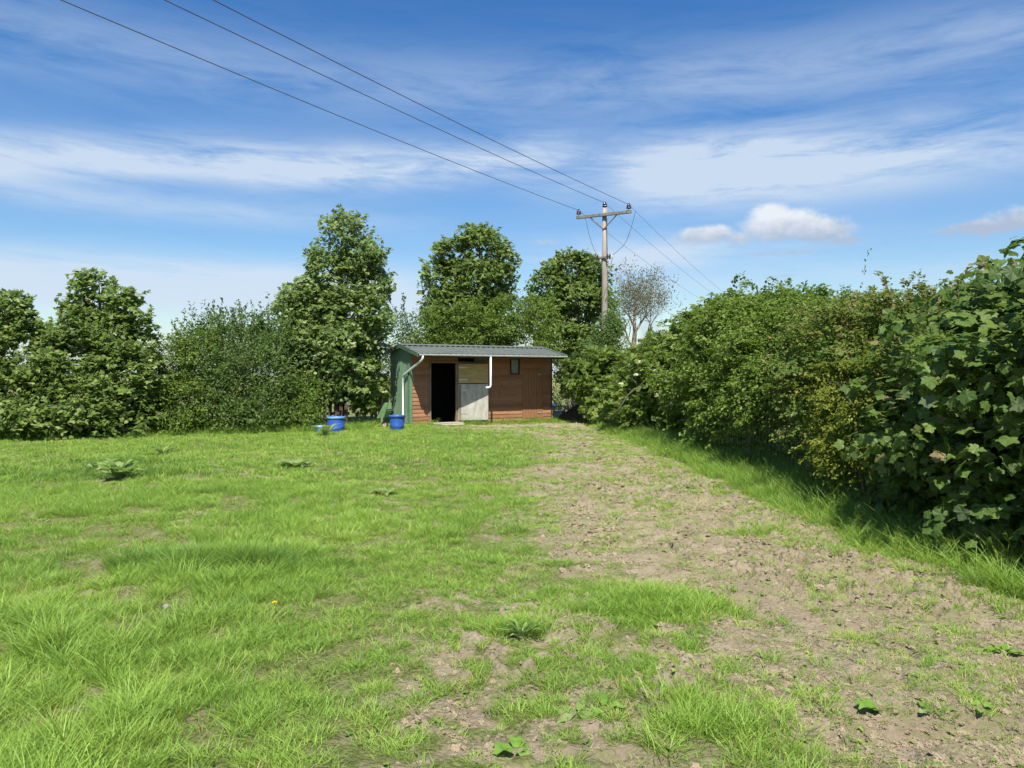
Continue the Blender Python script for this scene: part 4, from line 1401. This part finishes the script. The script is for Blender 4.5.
    for i in range(n):
        sd.span(x0 + i * wd + .004, x0 + (i + 1) * wd - .004, -.032, .01, .12, .985)
        sd.span(x0 + i * wd + .004, x0 + (i + 1) * wd - .004, -.032, .01, .99, 1.77)
    cd = sd.build('closed_door', M['brown_door'], e)
    for z in (.30, 1.62):
        hb = MB(); hb.box((4.78, -.042, z), (.15, .008, .03)); hb.build('hinge', M['steel'], cd)
    sf = MB(); sf.span(4.10, 4.13, -.04, .02, .1, 1.80); sf.span(4.89, 4.92, -.04, .02, .1, 1.80); sf.span(4.13, 4.89, -.04, .02, 1.775, 1.80)
    sf.build('closed_door_frame', M['brown_door'], cd)
    br = MB(); br.box((3.24, -.035, 1.10), (.03, .02, .36), Matrix.Rotation(R(18), 3, 'Y')); br.build('slanted_strip', M['door_post'], e)  # short slanted grey-brown strip on the front boards


build_shed()


def shed_pt(u, v, z=0):
    return Vector((SHED_O.x + u * math.cos(SHED_A) - v * math.sin(SHED_A), SHED_O.y + u * math.sin(SHED_A) + v * math.cos(SHED_A), z))


# ------------------------------------------------------------------ things about the shed
M['blue'] = plain('blue_plastic', (.022, .075, .30), (.045, .12, .40), 4, .4, .45, 0, .08)
M['light_blue'] = plain('faded_light_blue_plastic', (.13, .30, .52), (.22, .40, .62), 5, .5, .4, 0, .08)
M['rim_blue'] = plain('pale_blue_rim', (.08, .22, .48), (.15, .32, .58), 5, .45, .4)
M['water'] = plain('still_water', (.01, .02, .03), (.015, .03, .04), 2, .08, .5, 0, .02)


def drum(name, loc, r, h, label, cat, taper=.9, mm='blue', rim='rim_blue', tilt=0):
    e = empty(name, loc); tag(e, label, cat)
    e.rotation_euler = (tilt, tilt * .5, 0)
    b = MB()
    prof = [(r * taper * .96, .0), (r * taper, .012), (r * (taper + (1 - taper) * .35), h * .3), (r * (taper + (1 - taper) * .35) + .008, h * .34), (r * (taper + (1 - taper) * .4), h * .38),
            (r, h * .97), (r, h), (r - .018, h), (r - .022, h * .9), (r * taper - .02, .03)]
    b.lathe(prof, 28); b.build('body', M[mm], e, smooth=True)
    k = MB(); k.lathe([(r + .001, h - .055), (r + .016, h - .05), (r + .018, h - .004), (r + .01, h + .006), (r - .012, h + .006), (r - .012, h - .03)], 28)
    k.f = k.f[:-2]
    k.build('rim', M[rim], e, smooth=True)
    wv = MB(); wv.lathe([(r - .03, h * .72), (r - .03, h * .735)], 24); wv.build('water_fill', M['water'], e)
    return e


drum('blue_drum', (P(336, 20.7), 20.7, 0), .235, .43, 'bright blue cut-down plastic drum under the tall sycamore', 'drum', .98)
drum('water_tub', (P(397, 21.1), 21.1, 0), .225, .45, 'deep blue tapered tub under the shed downpipe', 'tub', .82, 'blue', 'blue')
drum('feed_bucket', (P(320, 20.8), 20.8, 0), .16, .17, 'low faded light blue bucket left of the bright blue drum', 'bucket', .85, 'light_blue', 'light_blue')


def pallet(loc, rz, label):
    e = empty('wooden_pallet', loc, rz); tag(e, label, 'pallet')
    m = plain('red_brown_old_wood', (.045, .032, .022), (.085, .06, .042), 8, .85, .1, 0, .4, (3, 3, .4))
    rt = Matrix.Rotation(R(-14), 3, 'X')
    b = MB()
    for i in range(6):
        b.box(rt @ Vector((-.40 + i * .16, 0, .45)), (.10, .02, .9 - .06 * (i % 3)), rt)
    b.build('slats', m, e)
    b = MB()
    for z in (.12, .45, .80):
        b.box(rt @ Vector((0, .06, z)), (.98, .09, .08), rt)
    b.build('bearers', m, e)


pallet((P(333, 22.5), 22.4, 0), R(6), 'dark reddish wooden pallet leaning upright behind the bright blue drum')


def wheelbarrow():
    e = empty('wheelbarrow', (P(388, 22.3), 22.3, 0), R(155)); tag(e, 'green wheelbarrow tipped up on end beside the shed', 'wheelbarrow')
    mg = plain('green_barrow_paint', (.12, .24, .10), (.19, .31, .14), 6, .5, .4)
    rub = plain('black_rubber', (.015, .015, .015), (.03, .03, .03), 9, .8, .2)
    rot = Matrix.Rotation(R(62), 3, 'Y') @ Matrix.Identity(3)
    off = Vector((.02, 0, .46))

    def tr(p): return tuple(rot @ Vector(p) + off)
    t = MB()
    o0 = [(-.45, -.30, .22), (.42, -.33, .26), (.42, .33, .26), (-.45, .30, .22)]
    i0 = [(-.22, -.19, 0), (.26, -.2, 0), (.26, .2, 0), (-.22, .19, 0)]
    inn = [(-.42, -.28, .22), (.40, -.31, .26), (.40, .31, .26), (-.42, .28, .22)]
    ini = [(-.20, -.17, .02), (.24, -.18, .02), (.24, .18, .02), (-.20, .17, .02)]
    vs = [tr(p) for p in o0 + i0 + inn + ini]
    fs = [(7, 6, 5, 4), (12, 13, 14, 15)]
    for k in range(4):
        j = (k + 1) % 4
        fs += [(k, 4 + k, 4 + j, j), (8 + k, 8 + j, 12 + j, 12 + k), (k, j, 8 + j, 8 + k)]
    t.add(vs, fs); t.build('tray', mg, e)
    for s in (-1, 1):
        w = MB()
        w.tube([tr((.58, .05 * s, -.12)), tr((.2, .2 * s, -.03)), tr((-.35, .25 * s, .02)), tr((-.95, .27 * s, .10))], .016, 7)
        w.build('handle', M['green_trim'], e)
    for s in (-1, 1):
        l = MB()
        l.tube([tr((-.15, .2 * s, -.03)), tr((-.32, .2 * s, -.30)), tr((-.42, .2 * s, -.30))], .013, 6)
        l.build('leg', M['door_post'], e)
    wh = MB()
    n = 20
    c = Vector((.60, 0, -.12))
    for k in range(n):
        a, b_ = 2 * math.pi * k / n, 2 * math.pi * (k + 1) / n
        wh.tube([tr(c + Vector((.15 * math.cos(a), 0, .15 * math.sin(a)))), tr(c + Vector((.15 * math.cos(b_), 0, .15 * math.sin(b_))))], .035, 7, cap=False)
    whl = wh.build('wheel', rub, e, smooth=True)
    rm = MB(); rm.tube([tr(c + Vector((0, -.04, 0))), tr(c + Vector((0, .04, 0)))], .11, 14)
    rm.build('rim', M['pale_wood'], whl)
    zmin = min((v.co.z for o in e.children for v in o.data.vertices))
    e.scale = (.62, .62, .62)
    e.location.z = -zmin * .62 - .02


wheelbarrow()


def stool_box():
    p = shed_pt(5.25, -.34)
    d = 26.0
    d = 27.0
    e = empty('plastic_box', (P(558, d), d, 0), R(20)); tag(e, 'pale plastic box at the right corner of the shed', 'box')
    b = MB(); b.box((0, 0, .14), (.30, .24, .28), None, -.06); b.build('body', M['boxwhite'], e, bevel=.015)
    b = MB(); b.box((0, 0, .293), (.35, .29, .03)); b.build('lid', M['boxwhite'], e, bevel=.008)


M['boxwhite'] = plain('dirty_white_plastic', (.42, .46, .42), (.58, .62, .58), 5, .5, .35)
stool_box()


def muck_heap():
    x, y = P(582, 26.6), 26.6
    g = np.random.default_rng(12)
    n, m_ = 40, 14
    V = [(0, 0, .62)]
    for j in range(1, m_ + 1):
        t = j / m_
        for i in range(n):
            a = 2 * math.pi * i / n
            V.append((math.cos(a) * t * .95, math.sin(a) * t * .75, .62 * (1 - t) ** .7 * (1 if j < m_ else 0) - (.03 if j == m_ else 0)))
    V = np.array(V)
    V[:, 2] += (V[:, 2] > .01) * .16 * (vnoise(V[:, 0] * 6 + 3, V[:, 1] * 6, V[:, 2] * 6, 4) - .5)
    T = [(0, 1 + i, 1 + (i + 1) % n) for i in range(n)]
    Q = [(1 + j * n + i, 1 + (j + 1) * n + i, 1 + (j + 1) * n + (i + 1) % n, 1 + j * n + (i + 1) % n) for j in range(m_ - 1) for i in range(n)]
    o = link('muck_heap', np_mesh('muck_heap', V, [np.array(T), np.array(Q)], None, False), plain('brown_muck', (.045, .028, .018), (.14, .09, .06), 18, .95, .05, 0, .9))
    o.location = (x, y, 0)
    tag(o, 'low brown muck heap between the shed and the right hedge', 'heap')


muck_heap()
# plastic sack lying on the heap
def sack(px, py, d, label, mm, rz, s=.3):
    import bmesh
    bm = bmesh.new(); bmesh.ops.create_uvsphere(bm, u_segments=18, v_segments=12, radius=1)
    for v in bm.verts:
        k = 1 + .35 * (float(vnoise([v.co.x * 2 + px], [v.co.y * 2], [v.co.z * 2], 7)[0]) - .5)
        v.co = Vector((v.co.x * s * k, v.co.y * s * .6 * k, v.co.z * s * .42 * k))
    me = bpy.data.meshes.new('plastic_sack'); bm.to_mesh(me); bm.free()
    me.polygons.foreach_set('use_smooth', [True] * len(me.polygons))
    o = link('plastic_sack', me, mm); o.location = (P(px, d), d, ZH(py, d)); o.rotation_euler = (.1, .15, rz)
    tag(o, label, 'sack')


sack(576, 403, 26.6, 'crumpled white plastic sack on top of the muck heap', plain('white_sack', (.5, .53, .55), (.68, .7, .72), 6, .5, .3), .3, .17)
sack(551, 405, 27.6, 'dark blue plastic sack slumped behind the shed corner', plain('blue_sack', (.015, .03, .09), (.025, .05, .14), 6, .45, .4), .2, .22)

# worn plank before the door
pk = MB(); pk.box((0, 0, .0), (.75, .16, .03)); po = pk.build('loose_plank', M['pale_wood'], None, bevel=.005)
po.location = shed_pt(1.2, -.62, float(height(*shed_pt(1.2, -.62)[:2])) + .045); po.rotation_euler = (0, 0, SHED_A + .12)
tag(po, 'pale worn plank lying on the ground before the open door', 'plank')

# ------------------------------------------------------------------ power pole and lines
M['pole'] = plain('silvered_pole_wood', (.22, .19, .155), (.35, .315, .265), 8, .85, .15, 0, .5, (3, 3, .25))
M['arm'] = plain('dark_weathered_crossarm', (.13, .12, .11), (.23, .215, .20), 8, .8, .2)
M['galv'] = plain('galvanised_steel', (.30, .32, .34), (.45, .47, .49), 10, .5, .4, .5)
M['insul'] = plain('brown_porcelain', (.02, .013, .012), (.045, .03, .025), 5, .15, .6)
M['cable'] = plain('dark_conductor', (.05, .05, .052), (.09, .09, .095), 5, .6, .3)

PX, PY = P(604.5, 32.6), 32.6
PTOP = ZH(209, 32.6)
ARM = Vector((2.33, -1.3, 0)).normalized()
LINE = Vector((.487, .873, 0)).normalized()


def build_pole():
    e = empty('power_pole', (PX, PY, 0)); tag(e, 'weathered wooden power pole with crossarm behind the shed', 'utility pole')
    b = MB(); b.tube([(0, 0, -.5), (0, 0, 2.5), (0, 0, 6), (0, 0, PTOP)], [.155, .145, .125, .105], 16)
    b.build('pole', M['pole'], e, smooth=True)
    az = PTOP - .30
    a = MB()
    rot = Matrix((ARM, Vector((-ARM.y, ARM.x, 0)), Vector((0, 0, 1)))).transposed()
    f = -LINE * .16
    a.box(f + Vector((0, 0, az)), (2.55, .11, .13), rot)
    arm = a.build('crossarm', M['arm'], e, bevel=.01)
    s = MB()
    for sg in (-1, 1):
        s.tube([f + Vector((0, 0, az - .62)) + LINE * .04, f + ARM * (.62 * sg) + Vector((0, 0, az - .06)) + LINE * .02], .026, 6)
    s.build('brace', M['door_post'], e)
    tops = []
    for k, off in enumerate((-1.17, 0, 1.17)):
        base = (f + ARM * off + Vector((0, 0, az + .065))) if off else Vector((0, 0, PTOP))
        i = MB()
        i.tube([base, base + Vector((0, 0, .12))], .014, 8)
        i.build('insulator_pin', M['galv'], e)
        i = MB(); i.lathe([(.035, .06), (.11, .07), (.115, .11), (.07, .13), (.10, .16), (.105, .19), (.06, .21), (.065, .25), (.045, .29)], 16, tuple(base))
        i.build('insulator', M['insul'], e, smooth=True)
        tops.append(base + Vector((PX, PY, .25)))
    # fuse gear half way down and its drop wires
    g = MB()
    zz = ZH(258, 32.6)
    g.box(Vector((0, 0, zz)) - LINE * .16, (1.0 * .62, .06, .07), rot)
    g.build('fuse_bracket', M['arm'], e)
    for off in (-.26, .20, .31):
        q = Vector((0, 0, zz + .03)) - LINE * .18 + ARM * off
        i = MB(); i.lathe([(.02, -.14), (.05, -.12), (.035, -.09), (.05, -.06), (.035, -.03), (.05, 0), (.02, .10)], 10, tuple(q))
        i.build('fuse', M['insul'], e, smooth=True)
    q = Vector((0, 0, zz)) - LINE * .18 + ARM * .34
    i = MB(); i.tube([q + ARM * .02 + Vector((0, 0, .06)), q + ARM * .10 + Vector((0, 0, .0)), q - ARM * .06 + Vector((0, 0, -.75))], [.02, .022, .018], 7)
    i.build('fuse_arm', M['galv'], e)
    j = MB()

    def drop(p, q, sag, n=10):
        pts = []
        for k in range(n + 1):
            t = k / n
            r = Vector(p).lerp(Vector(q), t); r = r + Vector((0, 0, -sag * 4 * t * (1 - t)))
            pts.append(r)
        j.tube(pts, .011, 5)
    o = Vector((0, 0, 0))
    drop(f + ARM * -.85 + Vector((0, 0, az - .06)), Vector((0, 0, zz + .1)) - LINE * .18 - ARM * .26, .25)
    drop(f + ARM * .15 + Vector((0, 0, az - .08)), Vector((0, 0, zz + .1)) - LINE * .18 + ARM * .20, .05)
    far_l = LINE * 2.0 + ARM * 1.0 + Vector((0, 0, az - .05))
    j2 = f + ARM * 1.15 + Vector((0, 0, az + .28))
    drop(j2 + LINE * .9 + Vector((0, 0, -.08)), LINE * .2 + ARM * .85 + Vector((0, 0, zz + .55)), .15)
    drop(LINE * .2 + ARM * .85 + Vector((0, 0, zz + .55)), Vector((0, 0, zz + .05)) - LINE * .18 + ARM * .42, .02)
    j.build('drop_wire', M['cable'], e)
    return tops


tops = build_pole()


def wire(name, p, q, sag, label, r=.0095):
    n = 28
    pts = []
    for k in range(n + 1):
        t = k / n
        w_ = Vector(p).lerp(Vector(q), t)
        w_.z -= sag * 4 * t * (1 - t)
        pts.append(w_)
    o = Vector(pts[0])
    mb = MB(); mb.tube([x - o for x in pts], r, 6)
    ob = mb.build(name, M['cable'], None, smooth=True); ob.location = o
    tag(ob, label, 'power line', 'overhead power lines')


# near span: runs back over the camera's left shoulder to the pole behind
lab = ['lowest overhead wire on the left, meeting the left end of the crossarm', 'middle overhead wire meeting the pole top from the left', 'highest overhead wire meeting the near right end of the crossarm']
lab2 = ['lowest far wire running from the left crossarm end down behind the right hedge', 'middle far wire running from the pole top down behind the right hedge', 'topmost far wire running from the right crossarm end down behind the right hedge']
for k, t in enumerate(tops):
    back = t - LINE * 62 + Vector((0, 0, .0))
    wire('power_line', t, back, .69, lab[k])
    fwd = t + Vector((.415, .91, 0)) * 75 + Vector((0, 0, -.3))
    wire('power_line', t, fwd, 1.1, lab2[k], .0065)

# ------------------------------------------------------------------ sky: a Nishita sky with procedural cloud layers
class E_:
    """tiny expression builder over Math nodes"""

    def __init__(s, nt, sock): s.nt, s.s = nt, sock

    def _op(s, op, *o):
        n = s.nt.nodes.new('ShaderNodeMath'); n.operation = op
        for i, v in enumerate((s,) + o):
            if isinstance(v, E_): s.nt.links.new(v.s, n.inputs[i])
            else: n.inputs[i].default_value = float(v)
        return E_(s.nt, n.outputs[0])

    def __add__(s, o): return s._op('ADD', o)
    def __sub__(s, o): return s._op('SUBTRACT', o)
    def __mul__(s, o): return s._op('MULTIPLY', o)
    def __truediv__(s, o): return s._op('DIVIDE', o)
    def max(s, o): return s._op('MAXIMUM', o)
    def min(s, o): return s._op('MINIMUM', o)
    def pow(s, o): return s._op('POWER', o)
    def sqrt(s): return s._op('SQRT')
    def atan2(s, o): return s._op('ARCTAN2', o)

    def sm(s, a, b, lo=0., hi=1.):
        n = s.nt.nodes.new('ShaderNodeMapRange'); n.interpolation_type = 'SMOOTHSTEP'
        s.nt.links.new(s.s, n.inputs[0])
        for i, v in ((1, a), (2, b), (3, lo), (4, hi)): n.inputs[i].default_value = v
        return E_(s.nt, n.outputs[0])

    def gauss(s, c, w):
        q = (s - c) / w
        return (q * q * -1.0)._op('EXPONENT')


def build_world():
    w = bpy.data.worlds.new('World'); SC.world = w
    w.use_nodes = True
    nt = w.node_tree
    bg = nt.nodes['Background']
    sky = nt.nodes.new('ShaderNodeTexSky')
    sky.sky_type = 'NISHITA'; sky.sun_disc = False
    sky.sun_elevation = R(SUN_EL); sky.sun_rotation = R(SUN_AZ)
    sky.air_density = 1.15; sky.dust_density = .35; sky.ozone_density = 3.0
    tc = nt.nodes.new('ShaderNodeTexCoord')
    sp = nt.nodes.new('ShaderNodeSeparateXYZ'); nt.links.new(tc.outputs['Generated'], sp.inputs[0])
    x, y, z = (E_(nt, o) for o in sp.outputs)
    az = x.atan2(y)                                   # 0 straight ahead (+Y), positive to the right
    hor = (x * x + y * y).sqrt().max(1e-4)
    t = z / hor                                       # tangent of the elevation

    def comb(a, b, c):
        n = nt.nodes.new('ShaderNodeCombineXYZ')
        for i, v in enumerate((a, b, c)):
            if isinstance(v, E_): nt.links.new(v.s, n.inputs[i])
            else: n.inputs[i].default_value = v
        return n.outputs[0]

    def nz(vec, scale, detail=5, rough=.55, dist=0.0):
        n = nt.nodes.new('ShaderNodeTexNoise')
        n.inputs['Scale'].default_value = scale; n.inputs['Detail'].default_value = detail; n.inputs['Roughness'].default_value = rough
        n.inputs['Distortion'].default_value = dist
        nt.links.new(vec, n.inputs['Vector'])
        return E_(nt, n.outputs['Fac'])
    # cirrus: long streaks, drawn out sideways and tilted a little
    warp = nz(comb(az * 1.2, t * 3.0, 3.1), 1.6, 3) - .5
    ts = t + warp * .045 + az * .005
    s1 = nz(comb(az * 1.9, ts * 13.0, .7), 1.5, 9, .64, .5)
    s2 = nz(comb(az * 5.2 + ts * 4.0, ts * 26.0, 5.2), 1.4, 9, .68, .5)
    s3 = nz(comb(az * 1.1, ts * 4.0, 9.4), 1.7, 4, .5)
    st = s1 * .46 + s2 * .40 + s3 * .26               # about .56 on average
    # the main band and the fainter ones
    side = az.sm(-.05, .22)                           # 0 on the left, 1 on the right
    cl = (t - az * .07 - warp * .05).gauss(.286, .025) * (az.sm(-.75, -.3) * .25 + .75)
    dip = az.gauss(.115, .05) * .45                  # the gap beside the pole
    left_band = cl * (side * -1.0 + 1.0) * .82
    right_band = (t - warp * .05).gauss(.262, .040) * side * (az.gauss(.28, .22) * .75 + .35)
    band = (left_band + right_band * 1.08) * (dip * -1.0 + 1.0)
    high = t.gauss(.385, .045) * (az.sm(-.35, .35) * .08 + .20)
    low_l = t.gauss(.104, .030) * az.sm(.02, -.22) * 1.6 + t.gauss(.15, .018) * az.gauss(.16, .09) * .6 + t.gauss(.205, .016) * az.sm(.0, -.35) * .35
    low_r = t.gauss(.165, .022) * az.gauss(.22, .20) * .50 + t.gauss(.12, .02) * az.sm(.05, .3) * .30
    base = t.sm(.14, .0) * .12
    hzn = t.sm(.08, -.01) * .60
    veil = t.sm(.62, .3) * .06
    dens = band * 1.25 + high + low_l + low_r + base + veil
    ci = (dens * (st.sm(.35, .68) * 1.12 + .05) + ((s1 - .5) * .22 + (s2 - .5) * .55) * dens.min(.6)).max(0).min(.86)
    # cumulus puffs low on the right
    bn = nz(comb(az * 1.0, t * 1.35, 1.0), 38, 8, .62)
    bl = nz(comb(az * 1.0, t * 1.3, 4.0), 9, 3, .5)
    puff = None
    for ca, ct, wa, wt, k in ((.350, .190, .055, .022, 1.15), (.335, .203, .028, .020, .95), (.392, .180, .045, .019, .95), (.255, .183, .050, .014, .9), (.295, .178, .04, .012, .65),
                              (.42, .165, .055, .008, .6), (.36, .155, .09, .006, .5), (.57, .168, .055, .011, .9), (.615, .175, .05, .015, .95), (.66, .165, .05, .018, .9), (.345, .125, .05, .005, .4),
                              (.045, .178, .03, .008, .55), (-.30, .06, .05, .010, .4), (.185, .06, .03, .05, .55), (.20, .10, .012, .02, .5)):
        g = az.gauss(ca, wa) * t.gauss(ct, wt) * k
        puff = g if puff is None else puff.max(g)
    cu = (puff + (bn - .5) * .80 + (bl - .5) * .35).sm(.28, .74)
    # a flat, greyer underside: the puff is thick and lit from above and behind
    shade = ((bn - .45) * 1.5 + (t - .188) * 30 + .45).max(0).min(1)
    cu_col = mixc(nt, shade.s, (3.2, 3.8, 4.8), (6.4, 6.6, 6.8))
    ci_col = (4.7, 5.5, 6.5)
    hs = nt.nodes.new('ShaderNodeHueSaturation'); hs.inputs['Saturation'].default_value = 1.36; hs.inputs['Hue'].default_value = .508; hs.inputs['Value'].default_value = 1.0
    nt.links.new(sky.outputs[0], hs.inputs['Color'])
    c = mixc(nt, hzn.s, hs.outputs[0], (2.6, 4.1, 6.2))
    c = mixc(nt, ci.s, c, ci_col)
    c = mixc(nt, (cu * .88).s, c, cu_col)
    nt.links.new(c, bg.inputs[0])
    bg.inputs[1].default_value = .070


build_world()

sun = bpy.data.lights.new('sun', 'SUN'); sun.energy = 4.3; sun.angle = R(.53); sun.color = (1.0, .955, .88)
so = bpy.data.objects.new('sun', sun); COL.objects.link(so)
a_, e_ = R(SUN_AZ), R(SUN_EL)
S = Vector((math.sin(a_) * math.cos(e_), math.cos(a_) * math.cos(e_), math.sin(e_)))
so.rotation_euler = S.to_track_quat('Z', 'Y').to_euler()
so.location = S * 60

# ------------------------------------------------------------------ camera and output
cam = bpy.data.cameras.new('camera'); cam.sensor_width = 36; cam.lens = 36 * F / 1024; cam.clip_start = .05; cam.clip_end = 6000
co = bpy.data.objects.new('camera', cam); COL.objects.link(co)
co.location = (0, 0, EYE)
co.rotation_euler = (R(90) - math.atan((384 - HZ) / F), 0, 0)
SC.camera = co
SC.view_settings.view_transform = 'Standard'
SC.view_settings.look = 'None'
SC.view_settings.exposure = 1.0
SC.view_settings.gamma = 1.0
SC.view_settings.use_curve_mapping = False
SC.cycles.max_bounces = 6
SC.cycles.diffuse_bounces = 3
SC.cycles.glossy_bounces = 2
SC.cycles.transmission_bounces = 3
SC.cycles.transparent_max_bounces = 4
SC.cycles.sample_clamp_indirect = 6
